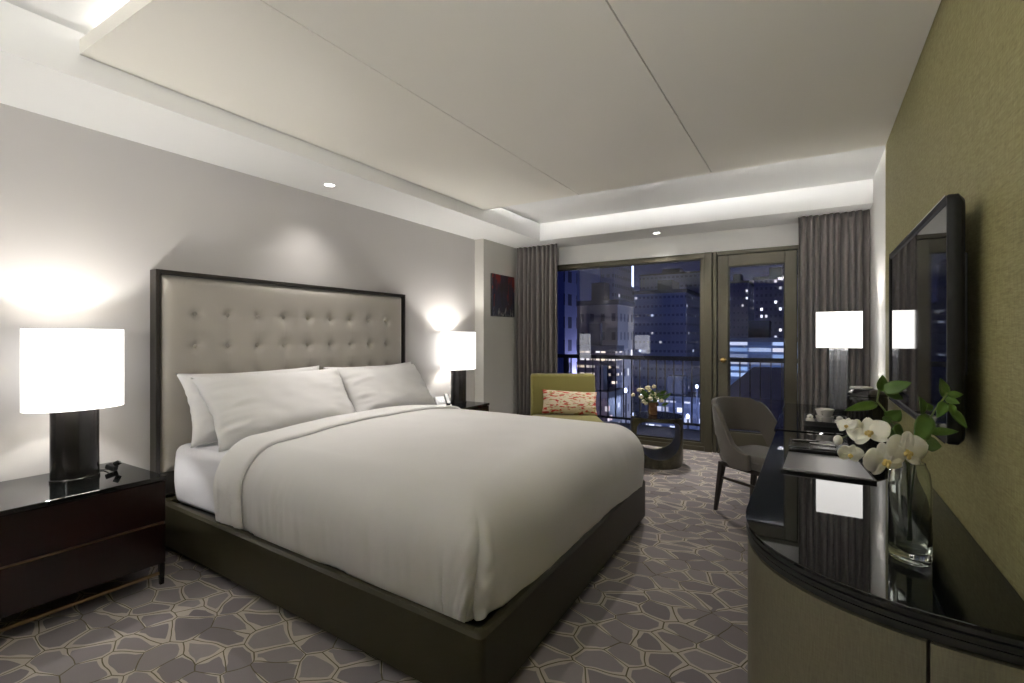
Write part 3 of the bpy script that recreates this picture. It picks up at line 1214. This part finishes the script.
MB().grid(shell, 91, 16).build('backrest', M['grey_fabric'], dc, world=False, smooth=180, solid=.036, bevel=.010, recalc=False)
for lx, ly, bx in ((-.165, .170, -.215), (-.165, -.170, -.215), (.195, .17, .21), (.195, -.17, .21)):
    MB().taper((bx, ly * 1.08, 0), (lx, ly, .362), .022, .042).build('leg', M['chairwood'], dc, world=False, smooth=0, bevel=.004)
for sy in (1, -1):
    MB().cbox((.0, sy * .174, .25), (.385, .016, .018)).build('stretcher', M['chairwood'], dc, world=False, smooth=0, bevel=.003)
MB().cbox((.02, 0, .350), (.38, .37, .03)).build('seat_frame', M['chairwood'], dc, world=False, smooth=0, bevel=.004)

# ------------------------------------------------------------------ credenza with curved end, and the writing desk beyond it
DZ = .66
XD, YE, YS = -.194, 1.352, 3.55
XB = XR - .004


def plan(ins, y_end=YS, nseg=48):
    pts = []
    a, b = XB + .006 - XD - ins, .572 - ins
    cx, cy = XB + .006, YE + .572
    pts.append((XB, y_end))
    pts.append((XB, cy - b))
    for k in range(1, nseg + 1):
        t = PI / 2 * k / nseg
        e = 2 / 2.4
        pts.append((min(XB, cx - a * math.sin(t) ** e), cy - b * math.cos(t) ** e))
    pts.append((XD + ins, y_end))
    return pts


cr_ = thing('credenza', 'long credenza with curved end and black glass top under the television', 'credenza', (.12, 2.4, 0))
MB().prism(plan(.0), DZ - .010, DZ).build('glass_top', M['blackglass'], cr_, smooth=30, bevel=.0015, seg=1)
mo = MB()
for ins, za, zb in ((.003, DZ - .021, DZ - .0105), (.012, DZ - .026, DZ - .021), (.001, DZ - .038, DZ - .026), (.010, DZ - .043, DZ - .038), (.004, DZ - .058, DZ - .043), (.016, DZ - .066, DZ - .058)):
    mo.prism(plan(ins), za, zb)
mo.build('edge_moulding', M['black_matt'], cr_, smooth=30)
MB().prism(plan(.042), .06, DZ - .066).build('carcass', M['black_matt'], cr_, smooth=30)
MB().prism(plan(.07), 0, .06).build('plinth', M['black_matt'], cr_, smooth=30)
# curved doors, split where the photo shows the dark seam
outp, inp = plan(.006), plan(.0415)
outp2 = outp[1:]
inp2 = inp[1:]


def door_strip(i0, i1, name, trim=0.0):
    o_ = [Vector(p) for p in outp2[i0:i1 + 1]]
    q_ = [Vector(p) for p in inp2[i0:i1 + 1]]
    poly = [tuple(p) for p in o_] + [tuple(p) for p in reversed(q_)]
    return MB().prism(poly, .065, DZ - .069).build(name, M['veneer'], cr_, smooth=30)


# seam near x = .207
sx_i = min(range(len(outp2)), key=lambda i: abs(outp2[i][0] - .192) + (0 if outp2[i][1] < 1.9 else 9))
door_strip(0, sx_i - 1, 'door')
# shift the neighbouring edge so that a 6 mm gap stays
a_, b_ = Vector(outp2[sx_i - 1]), Vector(outp2[sx_i])
ai, bi = Vector(inp2[sx_i - 1]), Vector(inp2[sx_i])
tgap = min(.9, .007 / (b_ - a_).length)
outp2[sx_i - 1] = tuple(a_.lerp(b_, tgap))
inp2[sx_i - 1] = tuple(ai.lerp(bi, tgap))
door_strip(sx_i - 1, len(outp2) - 2, 'door')
door_strip(len(outp2) - 2, len(outp2) - 1, 'side_panel')

wd = thing('writing_desk', 'black glass-topped writing desk between credenza and curtain', 'desk', (.11, 4.26, 0))
MB().box((XD - .012, YS + .004, DZ - .012), (XW - .004 - .035, 4.99, DZ + .006)).build('glass_top', M['blackglass'], wd, smooth=0, bevel=.0015, seg=1)
MB().box((XD, YS + .014, DZ - .07), (XB - .006, 4.98, DZ - .0125)).build('apron', M['black'], wd, smooth=0, bevel=.003)
MB().box((XD + .02, 4.93, 0), (XB - .006, 4.97, DZ - .07)).build('leg_panel', M['black'], wd, smooth=0, bevel=.003)
MB().box((XB - .03, YS + .02, .25), (XB - .008, 4.929, DZ - .07)).build('modesty_panel', M['black'], wd, smooth=0, bevel=.003)
for ly in (YS + .045, ):
    MB().taper((XD + .03, ly, 0), (XD + .03, ly, DZ - .07), .03, .04).build('leg', M['black'], wd, smooth=0, bevel=.003)
    MB().taper((XB - .06, ly, 0), (XB - .06, ly, DZ - .07), .03, .04).build('leg', M['black'], wd, smooth=0, bevel=.003)
DT = DZ + .0065

# desk lamp
LX, LY = .178, 4.66
dl = thing('desk_lamp', 'rectangular white-shaded lamp with ribbed clear stem on the desk', 'lamp', (LX, LY, DT))
MB().cbox((LX, LY, DT + .0105), (.19, .15, .02)).build('base', M['black'], dl, smooth=0, bevel=.003)
MB().cbox((LX, LY, DT + .021 + .235), (.122, .07, .47)).build('stem', M['ribbed'], dl, smooth=0, bevel=.004)
MB().cbox((LX, LY, DT + .497), (.05, .05, .010)).build('neck', M['chrome'], dl, smooth=0)
MB().lathe([(.012, DT + .502), (.014, DT + .54)], (LX, LY, 0), 14).build('lamp_holder', M['chrome'], dl)
MB().sphere((LX, LY, DT + .575), .03, 16, 10, (1, 1, 1.3)).build('bulb', M['bulb'], dl, smooth=180)
shp = MB()
hw, hd, za, zb = .150, .085, 1.166, 1.446
o4 = [(LX - hw, LY - hd), (LX + hw, LY - hd), (LX + hw, LY + hd), (LX - hw, LY + hd)]
i4 = [(LX - hw + .004, LY - hd + .004), (LX + hw - .004, LY - hd + .004), (LX + hw - .004, LY + hd - .004), (LX - hw + .004, LY + hd - .004)]
vs = [(x, y, za) for x, y in o4] + [(x, y, zb) for x, y in o4] + [(x, y, zb) for x, y in i4] + [(x, y, za) for x, y in i4]
fs = []
for k in range(4):
    for i in range(4):
        j = (i + 1) % 4
        fs.append((k * 4 + i, k * 4 + j, ((k + 1) % 4) * 4 + j, ((k + 1) % 4) * 4 + i))
shp.add(vs, fs).build('lamp_shade', M['shade'], dl, smooth=0)
MB().tube([(LX - hw + .004, LY, 1.19), (LX + hw - .004, LY, 1.19)], .003, 6).build('shade_spider', M['chrome'], dl)
bulb_or_fill(LX, LY, 1.345, 5, radius=.025)

# tea tray with cups, and ice bucket
ty0, ty1, tx0, tx1 = 3.78, 4.14, -.045, .205
tr = thing('serving_tray', 'black serving tray holding cups on the desk', 'tray', ((tx0 + tx1) / 2, (ty0 + ty1) / 2, DT))
MB().box((tx0, ty0, DT), (tx1, ty1, DT + .006)).build('tray_base', M['black_matt'], tr, smooth=0)
MB().box((tx0, ty0, DT + .006), (tx0 + .008, ty1, DT + .032)).box((tx1 - .008, ty0, DT + .006), (tx1, ty1, DT + .032)) \
    .box((tx0 + .008, ty0, DT + .006), (tx1 - .008, ty0 + .008, DT + .032)).box((tx0 + .008, ty1 - .008, DT + .006), (tx1 - .008, ty1, DT + .032)) \
    .build('tray_rim', M['black_matt'], tr, smooth=0, bevel=.002)


def cup(x, y, z, label, s=1.0):
    t = thing('cup', label, 'cup', (x, y, z), group='stacked white cups on the tray')
    pr = [(.030, 0), (.036, .004), (.049, .018), (.056, .044), (.060, .050), (.060, .058), (.057, .058), (.053, .046), (.045, .020), (.028, .010), (.001, .009)]
    MB().lathe([(r * s, zz * s) for r, zz in pr], (x, y, z), 36, cap=False).build('bowl', M['ceramic'], t)
    h = [Vector((x, y, z)) + Vector((-.30, -.95, 0)) * (s * r) + Vector((0, 0, s * zz)) for r, zz in ((.052, .044), (.070, .046), (.076, .036), (.068, .024), (.048, .022))]
    MB().tube(h, .0042 * s, 8).build('handle', M['ceramic'], t)


cz = DT + .0065
cup(.072, 3.90, cz, 'white porcelain cup at the bottom of the stack on the tray', .88)
cup(.072, 3.90, cz + .044, 'white porcelain cup on top of the stack on the tray', .92)
for (x, y, z, lb) in ((-.012, 3.885, cz, 'small white rounded pot left of the cups on the tray'), (.155, 3.89, cz, 'small white rounded pot right of the cups on the tray')):
    t = thing('creamer_pot', lb, 'pot', (x, y, z), group='small white pots on the tray')
    MB().lathe([(.018, 0), (.026, .006), (.028, .020), (.022, .032), (.016, .036)], (x, y, z), 24).build('pot_body', M['ceramic'], t)
    MB().lathe([(.017, .0365), (.020, .040), (.018, .050), (.006, .056), (.001, .057)], (x, y, z), 24).build('lid', M['ceramic'], t)

ix, iy = .285, 3.68
ib = thing('ice_bucket', 'black ribbed ice bucket on the desk behind the flowers', 'ice bucket', (ix, iy, DT))
bk = MB().lathe([(.085, 0), (.094, .006), (.098, .03), (.100, .12), (.101, .20), (.102, .215), (.098, .225)], (0, 0, 0), 96)
for p in bk.v:
    q_ = 1 + .018 * math.cos(32 * math.atan2(p.y, p.x)) * (.01 < p.z < .21)
    p.xyz = Vector((ix + p.x * q_, iy + p.y * q_, DT + p.z))
bk.build('bucket', M['black'], ib)
MB().lathe([(.100, .2255), (.104, .230), (.100, .243), (.070, .262), (.030, .272), (.001, .274)], (ix, iy, DT), 48).build('lid', M['black'], ib)
nap = MB().lathe([(.060, 0), (.064, .006), (.058, .013), (.03, .016), (.001, .017)], (ix - .03, iy - .02, DT + .2685), 18, 1, .6, .3)
for p in nap.v:
    p.z += .005 * noise.noise(p * 40)
tag(nap.build('folded_napkin', M['linen'], origin=(ix - .03, iy - .02, DT + .268), smooth=180), 'white folded napkin on top of the black ice bucket', 'napkin')

# folio and black box on the credenza
fo = thing('desk_folio', 'grey-covered folio with black edges lying on the glass top', 'folio', (.055, 2.60, DZ))
fp = [(-.112, 2.475), (.218, 2.462), (.135, 2.80), (-.098, 2.80)]
MB().prism([(-.118, 2.47), (.224, 2.456), (.19, 2.85), (-.108, 2.85)], DZ + .0005, DZ + .012).build('board', M['black'], fo, smooth=0, bevel=.002)
MB().prism([(-.11, 2.478), (.212, 2.465), (.178, 2.842), (-.10, 2.842)], DZ + .0125, DZ + .016).build('cover', M['silverfolio'], fo, smooth=0, bevel=.001)
bx = thing('stationery_box', 'low black lacquer box beyond the grey folio', 'box', (.03, 2.98, DZ))
MB().box((-.10, 2.875, DZ + .0005), (.16, 3.09, DZ + .030)).build('box_body', M['black'], bx, smooth=0, bevel=.003)
MB().box((-.103, 2.872, DZ + .0305), (.163, 3.093, DZ + .040)).build('lid', M['black'], bx, smooth=0, bevel=.003)
for i, (x, y, a) in enumerate(((-.03, 3.02, .2), (.05, 2.96, -.15))):
    pn = thing('pen', ('thin silver pen lying on the black box near its far edge', 'thin silver pen lying on the black box near the folio')[i], 'pen', (x, y, DZ + .0405), group='pens on the black box')
    d = Vector((math.cos(a), math.sin(a), 0))
    c = Vector((x, y, DZ + .0448))
    MB().tube([c - d * .06, c + d * .05], .0042, 10).build('barrel', M['chrome'], pn)
    MB().tube([c + d * .0502, c + d * .064], [.0038, .0008], 10).build('tip', M['black'], pn)

# ------------------------------------------------------------------ television
tv = thing('television', 'flat television mounted on the olive wall', 'television', (XR, 2.44, 1.3))
ya, yb, za, zb = 1.69, 3.07, .945, 1.655
ya = 1.825
v_, f_ = rbox(-.5, .5, ya, yb, 0, 1, .01, .01)
tvb = MB()
bz = [(ya, za), (yb, za), (yb, zb), (ya, zb)]


def ringyz(d, rad, x):
    out = []
    for cy, cz_, a0 in ((ya + d + rad, za + d + rad, PI), (yb - d - rad, za + d + rad, 1.5 * PI), (yb - d - rad, zb - d - rad, 0), (ya + d + rad, zb - d - rad, .5 * PI)):
        for k in range(6):
            a = a0 + PI / 2 * k / 5
            out.append(Vector((x, cy + rad * math.cos(a), cz_ + rad * math.sin(a))))
    return out


rings = [ringyz(.022, .008, .333), ringyz(.018, .010, .327), ringyz(.004, .016, .326), ringyz(0, .02, .331), ringyz(0, .02, .352), ringyz(.010, .03, .366)]
n_ = len(rings[0])
fs = []
for k in range(len(rings) - 1):
    for i in range(n_):
        j = (i + 1) % n_
        fs.append((k * n_ + i, k * n_ + j, (k + 1) * n_ + j, (k + 1) * n_ + i))
fs.append(tuple((len(rings) - 1) * n_ + i for i in range(n_)))
tvb.add([p for r in rings for p in r], fs).build('bezel', M['bezel'], tv, smooth=50)
MB().add(ringyz(.021, .008, .3325) + ringyz(.021, .008, .336), [tuple(range(n_))] + [tuple(range(2 * n_ - 1, n_ - 1, -1))] + [(i, n_ + i, n_ + (i + 1) % n_, (i + 1) % n_) for i in range(n_)]) \
    .build('screen', M['screen'], tv, smooth=30)
MB().box((.366, 2.02, 1.13), (XR - .001, 2.85, 1.51)).build('wall_bracket', M['black_matt'], tv, smooth=0, bevel=.004)
for ze in (za - .0005, zb - .0035):
    MB().box((.3245, ya + .02, ze), (.3275, yb - .02, ze + .004)).build('silver_edge', M['chrome'], tv, smooth=0)

# ------------------------------------------------------------------ glass vase with orchids on the credenza
VX, VY = .222, 1.672
vs_ = thing('glass_vase', 'tall clear glass vase on the curved end of credenza', 'vase', (VX, VY, DZ + .0005))
zz0 = DZ + .0005
MB().lathe([(.001, 0), (.047, 0), (.050, .004), (.0505, .03), (.0505, .20), (.046, .235), (.038, .252), (.037, .258), (.034, .258), (.035, .250), (.042, .233), (.0462, .20), (.0462, .034), (.040, .026), (.001, .024)],
           (VX, VY, zz0), 48, .82, 1.05, R(31), cap=False).build('glass_body', M['glass'], vs_, smooth=60)
VF = -SN * VX + CS * VY       # distance of the vase along the view axis


def orchid(parent, c, face, size, seed, up=Vector((0, 0, 1))):
    """one moth-orchid bloom looking along face"""
    rn = random.Random(seed)
    face = Vector(face).normalized()
    right = up.cross(face).normalized()
    top = face.cross(right).normalized()
    mb = MB()

    def petal(ang, ln, wd, lift, cup_):
        dv = right * math.sin(ang) + top * math.cos(ang)
        sd = face.cross(dv).normalized()

        def fn(a, b):
            s = 2 * a - 1
            t = b
            w = wd * (math.sin(PI * (t * .90 + .08)) ** .62)
            return Vector(c) + dv * (ln * t) + sd * (w * .5 * s) + face * (lift * math.sin(t * 1.9) * ln - cup_ * w * (s * s) + .004 * noise.noise(Vector((s * 2, t * 3, seed + ang))))
        mb.grid(fn, 9, 11)
    petal(R(8), size * .50, size * .36, .02, -.06)
    petal(R(128), size * .48, size * .32, .0, -.06)
    petal(R(-128), size * .48, size * .32, .0, -.06)
    petal(R(72), size * .56, size * .66, .12, .10)
    petal(R(-72), size * .56, size * .66, .12, .10)
    bl = mb.build('blossom', M['petal'], parent, smooth=180, solid=.0012, recalc=False)
    lp = MB()
    lp.sphere(Vector(c) + face * size * .07, size * .055, 10, 8)
    for sg in (-1, 1):
        lp.sphere(Vector(c) + face * size * .10 + right * sg * size * .06 - top * size * .05, size * .055, 10, 8, (1, 1, 1.2))
    lp.sphere(Vector(c) + face * size * .12 - top * size * .12, size * .05, 10, 8, (1, 1, 1.5))
    lp.build('lip', M['lip'], bl, smooth=180)
    return bl


mouth = Vector((VX, VY, zz0 + .25))
foot = Vector((VX, VY, zz0 + .04))


def P3(u, v, df=0):
    return at(u, v, VF + df)


tocam = -fl(1, 0)
o1 = thing('orchid_stem', 'white orchid spray drooping over the left side of the vase', 'orchid', foot)
s1 = [foot, mouth + Vector((-.005, -.004, 0)), P3(898, 444, .0), P3(884, 434, -.005), P3(868, 430, -.01), P3(850, 434, -.02), P3(838, 440, -.045)]
MB().tube(s1, [.0026] * 4 + [.0018] * 3, 7).build('stem', M['stem'], o1)
orchid(o1, P3(905, 451, -.085), tocam + Vector((.05, 0, .05)), .100, 1, Vector((.05, 0, 1)))
orchid(o1, P3(884, 460, -.080), tocam + Vector((-.15, .0, -.10)), .092, 2, Vector((-.35, -.1, 1)))
orchid(o1, P3(869, 433, -.050), tocam + Vector((-.75, -.2, .75)), .086, 3, Vector((-.2, .6, 1)))
orchid(o1, P3(850, 454, -.050), tocam + Vector((-.3, 0, -.2)), .054, 4, Vector((.1, 0, 1)))
orchid(o1, P3(847, 426, -.030), tocam + Vector((-.8, .3, .3)), .044, 6, Vector((-.1, 0, 1)))
for p, r_ in ((P3(838, 440, -.05), .0105), (P3(857, 424, -.03), .010)):
    MB().sphere(p, r_, 12, 8, (1, 1, 1.25)).build('bud', M['petal'], o1, smooth=180)


def branch(label, path, leaves):
    t = thing('leafy_branch', label, 'branch', foot, group='leafy branches in the glass vase')
    MB().tube(path, [.0024] * len(path), 7).build('stem', M['stem'], t)
    for (u0, v0, u1, v1, w, d0, d1, nx) in leaves:
        b, e = P3(u0, v0, d0), P3(u1, v1, d1)
        leaf_mesh(MB(), b, e, w, tocam + Vector((nx, 0, .5)), .12, .22).build('leaf', M['leaf'], t, smooth=180, solid=.0009, recalc=False)
    return t


branch('leafy green branch rising on the left of the vase toward the bucket',
       [foot + Vector((.004, .004, 0)), mouth + Vector((.0, .01, 0)), P3(897, 432, .03), P3(885, 411, .03), P3(877, 401, .03), P3(879, 390, .03)],
       [(880, 391, 884, 375, .040, .03, .03, .3), (883, 391, 912, 382, .040, .03, 0, 0), (877, 404, 847, 409, .030, .03, .0, -.2), (888, 418, 901, 411, .048, .03, .0, .2),
        (885, 393, 906, 398, .030, .03, .05, 0), (884, 416, 890, 424, .03, .03, .02, 0), (893, 428, 905, 434, .042, .02, .02, .2), (897, 432, 886, 437, .035, .03, .0, -.2)])
branch('leafy green branch rising on the right in front of the television',
       [foot + Vector((-.004, .002, 0)), mouth + Vector((.01, .0, 0)), P3(919, 440, .0), P3(926, 425, .0), P3(935, 410, -.01), P3(944, 398, -.02), P3(947, 392, -.02)],
       [(944, 397, 942, 378, .042, -.02, -.02, .3), (947, 395, 964, 394, .022, -.02, -.03, 0), (945, 399, 960, 403, .026, -.02, -.04, 0), (945, 402, 938, 417, .030, -.02, -.04, -.2),
        (923, 414, 921, 397, .038, .0, -.02, .2), (925, 408, 934, 406, .024, .0, .0, 0), (928, 415, 917, 443, .052, .0, -.03, -.1), (950, 410, 969, 428, .034, -.02, -.04, .1),
        (928, 432, 960, 431, .026, .0, -.02, 0), (925, 444, 942, 446, .046, .0, -.02, .1), (950, 404, 954, 416, .026, -.03, -.04, 0), (921, 438, 931, 430, .03, .0, .0, 0)])

# ------------------------------------------------------------------ balcony and the night city
structure(MB().box((-6, YW + .2, -.22), (3.5, 7.1, -.02)).build('balcony_floor', plain('balcony_concrete', (.16, .16, .17), .8), smooth=0),
          'dark balcony floor outside the window', 'balcony floor')
rl = thing('balcony_railing', 'dark metal balcony railing with thin uprights outside the window', 'railing', (-1.5, 6.93, -.02))
MB().box((-5.2, 6.89, .93), (3.0, 6.97, .985)).build('top_rail', M['black_matt'], rl, smooth=0, bevel=.004)
MB().box((-5.2, 6.91, .06), (3.0, 6.95, .09)).build('bottom_rail', M['black_matt'], rl, smooth=0, bevel=.003)
for px_ in (-3.262, 1.9):
    MB().box((px_, 6.895, -.02), (px_ + .06, 6.965, .985)).build('post', M['black_matt'], rl, smooth=0)
b0 = None
for k in range(41):
    x = -3.15 + k * .118
    if b0 is None:
        b0 = MB().box((-.008, -.008, 0), (.008, .008, .84)).build('baluster', plain('rail_steel', (.12, .12, .14), .3, Metallic=.7), rl, world=False, smooth=0)
        b_ = b0
    else:
        b_ = b0.copy()
        C.objects.link(b_)
    b_.location = Vector((x, 6.93, .09)) - rl.location


def pxY(u, v, Y):
    r = (u - 512) / 494
    t = Y / (CS + SN * r)
    return ((-SN + CS * r) * t, CAMZ + (337 - v) / 494 * t)


GZ = -24.0
structure(MB().box((-260, 8, GZ - 1), (160, 330, GZ)).build('ground', plain('night_street', (.05, .055, .07), .6, .2), smooth=0))


def building(u0, u1, vtop, Y, depth, mat, label, roof=None, bottom=GZ, name='building'):
    xa, za_ = pxY(u0, vtop, Y)
    xb, zb_ = pxY(u1, vtop, Y)
    xb = pxY(u1, vtop, Y + depth)[0]      # its side wall shows too
    zt = (za_ + zb_) / 2
    c = ((xa + xb) / 2, Y + depth / 2, bottom)
    t = thing(name, label, 'building', c)
    MB().box((xa, Y, bottom), (xb, Y + depth, zt)).build('facade', mat, t, smooth=0)
    w = xb - xa
    MB().box((xa - .2, Y - .2, zt), (xb + .2, Y + depth, zt + (roof or .5))).build('parapet', M['city_roof'], t, smooth=0)
    MB().box((xa + w * .3, Y + depth * .3, zt + (roof or .5)), (xa + w * .6, Y + depth * .6, zt + (roof or .5) + 2)).build('plant_room', M['city_roof'], t, smooth=0)
    return t


M['city_roof'] = plain('dark_roof', (.10, .11, .16), .8, 1, .2, 0)
W1 = (1, .93, .82)
building(540, 577, 250, 30, 2, mat_facade('blue_facade', (.34, .40, .80), (.06, .07, .16), (1.35, 1.55), (.45, .5), .0, W1, 0, 1), 'blue block with square dark windows at the left window edge')
building(573, 633, 305, 48, 5, mat_facade('grey_masonry', (.50, .46, .47), (.12, .11, .15), (1.15, 1.9), (.36, .42), .05, (1, .85, .6), 1.2, 3), 'grey masonry block with rows of small windows across the street')
building(573, 622, 351, 42, 1.8, mat_facade('lit_arcade', (.20, .18, .24), (.06, .06, .10), (.50, .68), (.78, .34), .72, (1, .72, .38), .8, 5), 'low block with rows of warm lit windows below the grey block')
building(634, 706, 293, 75, 16, mat_facade('blue_glass', (.26, .32, .62), (.10, .13, .30), (.62, 1.35), (.6, .26), .10, (.85, .92, 1), .7, 8), 'dark blue glass office tower with scattered lights in the window view')
building(600, 634, 240, 130, 18, mat_facade('far_tower', (.36, .40, .74), (.16, .18, .40), (1.6, 2.6), (.6, .35), .02, (.8, .85, 1), .9, 12), 'tall far tower with a vertical white light on its edge')
xa, za_ = pxY(633.5, 264, 128)
xb, zb_ = pxY(633.5, 287, 128)
tag(MB().box((xa - .18, 127.0, zb_), (xa + .18, 127.6, za_)).build('light_column', emis('white_light_tube', (.75, .85, 1), 1.6), origin=(xa, 127.3, zb_), smooth=0),
    'vertical white light strip on the far tower edge', 'sign light')
building(640, 712, 274, 156, 20, mat_facade('far_block', (.34, .38, .68), (.16, .18, .38), (1.3, 2.9), (.6, .2), .06, (.9, .95, 1), 1.1, 14), 'broad far block behind the blue glass tower')
building(722, 756, 283, 112, 16, mat_facade('door_tower', (.40, .40, .70), (.22, .23, .48), (.8, 1.5), (.42, .30), .09, (.95, .95, 1), 1.0, 21), 'tower with few lit windows seen through the balcony door')
building(754, 800, 279, 88, 16, mat_facade('lit_tower', (.34, .34, .62), (.16, .17, .36), (.66, 1.1), (.5, .40), .2, (1, .98, .95), 1.2, 23), 'tower with many lit windows seen through the balcony door')
building(724, 800, 342, 62, 10, mat_facade('bright_showroom', (.20, .30, .50), (.10, .16, .30), (2.4, .72), (.94, .60), .70, (.45, .70, 1), .42, 27), 'brightly lit showroom block seen through the balcony door')
building(646, 716, 401, 54, 5, mat_facade('shopfronts', (.16, .18, .28), (.08, .10, .18), (.75, 1.0), (.8, .5), .55, (.9, .95, 1), .8, 31), 'row of bright shopfronts at street level across the road')
building(585, 622, 398, 37, 3.5, mat_facade('red_shopfronts', (.16, .14, .18), (.08, .08, .12), (.6, .8), (.7, .5), .22, (1, .55, .40), 1.0, 35), 'warm-lit shops at street level beyond the armchair')
building(560, 720, 312, 215, 20, mat_facade('skyline', (.40, .44, .76), (.22, .24, .48), (1.8, 2.6), (.5, .35), .03, (.9, .95, 1), 1.0, 41), 'distant skyline block behind the nearer buildings')
# pitched roof seen low through the door
xa, za_ = pxY(724, 396, 38)
xb, _ = pxY(800, 396, 38)
hs = thing('house', 'low house with a grey pitched roof seen through the door', 'house', ((xa + xb) / 2, 42, GZ))
MB().box((xa, 38, GZ), (xb, 48, za_)).build('walls', plain('house_wall', (.12, .13, .2), .8), hs, smooth=0)
MB().add([(xa - .4, 37.6, za_), (xb + .4, 37.6, za_), (xb + .4, 48, za_), (xa - .4, 48, za_), (xa + 1.5, 42.5, za_ + 1.9), (xb - .5, 42.5, za_ + 1.9)],
         [(0, 1, 5, 4), (1, 2, 5), (2, 3, 4, 5), (3, 0, 4), (3, 2, 1, 0)]).build('roof', plain('slate_roof', (.45, .46, .62), .6), hs, smooth=0)
# street lamps
for i, (u, v, Y) in enumerate(((626, 392, 41), (641, 397, 45), (676, 418, 44), (697, 388, 52), (703, 347, 68), (688, 418, 43))):
    x, z = pxY(u, v, Y)
    sl = thing('street_lamp', ('street lamp glowing near the armchair side of the view', 'street lamp glowing behind the small flower vase', 'street lamp glowing low in front of shopfronts',
                               'street lamp glowing above the shopfronts', 'bright tall lamp beside the window post', 'street lamp glowing lowest near the post')[i], 'street lamp', (x, Y, GZ), group='street lamps outside')
    MB().tube([(x, Y, GZ), (x, Y, z)], .07, 8).build('pole', M['city_roof'], sl)
    MB().sphere((x, Y - .1, z + .15), .15, 12, 8, (1, 1, 1.4)).build('lamp_head', emis('street_lamp_glow', (.75, .85, 1), 2.5), sl, smooth=180)

# ------------------------------------------------------------------ unseen spots added outside the frame to brighten the room
spot(-3.08, -.35, ZS - .012, 2.5, 100, (1, .965, .92))  # added fill under the soffit, no fixture modelled
spot(-1.0, -.5, ZC - .012, 6, 34, (1, .94, .89), 1.0, (-1.75, 2.7, .7), .05)  # added fill aimed at the bed
# second beams added at the two visible downlights, aimed at the bed
spot(-3.07, 2.45, ZS - .012, 26, 75, (1, .93, .88), 1.0, (-2.35, 2.4, .7), .03)
spot(-1.452, 5.43, ZS - .012, 75, 52, (1, .93, .88), 1.0, (-1.45, 2.75, .65), .03)
spot(-.6, -1.1, ZC - .012, 2, 120, (1, .965, .93), .9, (-.9, 1.0, 0), .06)  # added wide fill for the foreground
spot(-2.2, -.9, ZC - .012, 78, 62, (1, .96, .88), 1.0, (.41, 3.2, 2.05), .05)  # added to brighten the olive wall
spot(-.5, -.9, ZC - .012, 60, 26, (1, .955, .91), 1.0, (-.75, 4.1, 0), .05)  # added to brighten the carpet near the desk chair
# unseen upward spot added behind the viewer to brighten the ceiling
spot(.12, -1.6, 1.5, 165, 125, (1, .975, .94), .8, (-.5, -.6, 2.6), .03)
# point lights without fixtures, added to brighten the city facades
for (u_, v_, Y_, p_, c_) in ((600, 385, 34, 420, (1, .80, .72)), (680, 405, 50, 500, (.7, .8, 1)), (755, 380, 52, 500, (.55, .7, 1))):
    x_, z_ = pxY(u_, v_, Y_)
    bulb_or_fill(x_, Y_ - 2, z_, p_, c_, .2)

# ------------------------------------------------------------------ night sky
w = bpy.data.worlds.new('night')
sc.world = w
w.use_nodes = True
nt = w.node_tree
bg = nt.nodes['Background']
tc = nt.nodes.new('ShaderNodeTexCoord')
sp = nt.nodes.new('ShaderNodeSeparateXYZ')
nt.links.new(tc.outputs['Generated'], sp.inputs[0])
rp = nt.nodes.new('ShaderNodeValToRGB')
nt.links.new(sp.outputs[2], rp.inputs[0])
rp.color_ramp.elements[0].position = 0
rp.color_ramp.elements[0].color = (.0135, .016, .045, 1)
rp.color_ramp.elements[1].position = .24
rp.color_ramp.elements[1].color = (.0022, .0036, .0046, 1)
nt.links.new(rp.outputs[0], bg.inputs[0])
bg.inputs[1].default_value = 1.0

# ------------------------------------------------------------------ camera
cam = bpy.data.cameras.new('camera')
cam.sensor_width = 36
cam.lens = 494 / 1024 * 36
cam.shift_y = -4.5 / 1024
cam.clip_start = .02
cam.clip_end = 1000
co = bpy.data.objects.new('camera', cam)
C.objects.link(co)
co.location = (0, 0, CAMZ)
co.rotation_euler = (R(90), 0, YAW)
sc.camera = co
vs = sc.view_settings
vs.view_transform = 'Standard'
vs.look = 'None'
vs.exposure = 1.15
vs.gamma = 1
vs.use_curve_mapping = False
sc.cycles.max_bounces = 10
sc.cycles.diffuse_bounces = 5
sc.cycles.glossy_bounces = 5
sc.cycles.transmission_bounces = 8
sc.cycles.transparent_max_bounces = 12
sc.cycles.caustics_reflective = False
sc.cycles.caustics_refractive = False
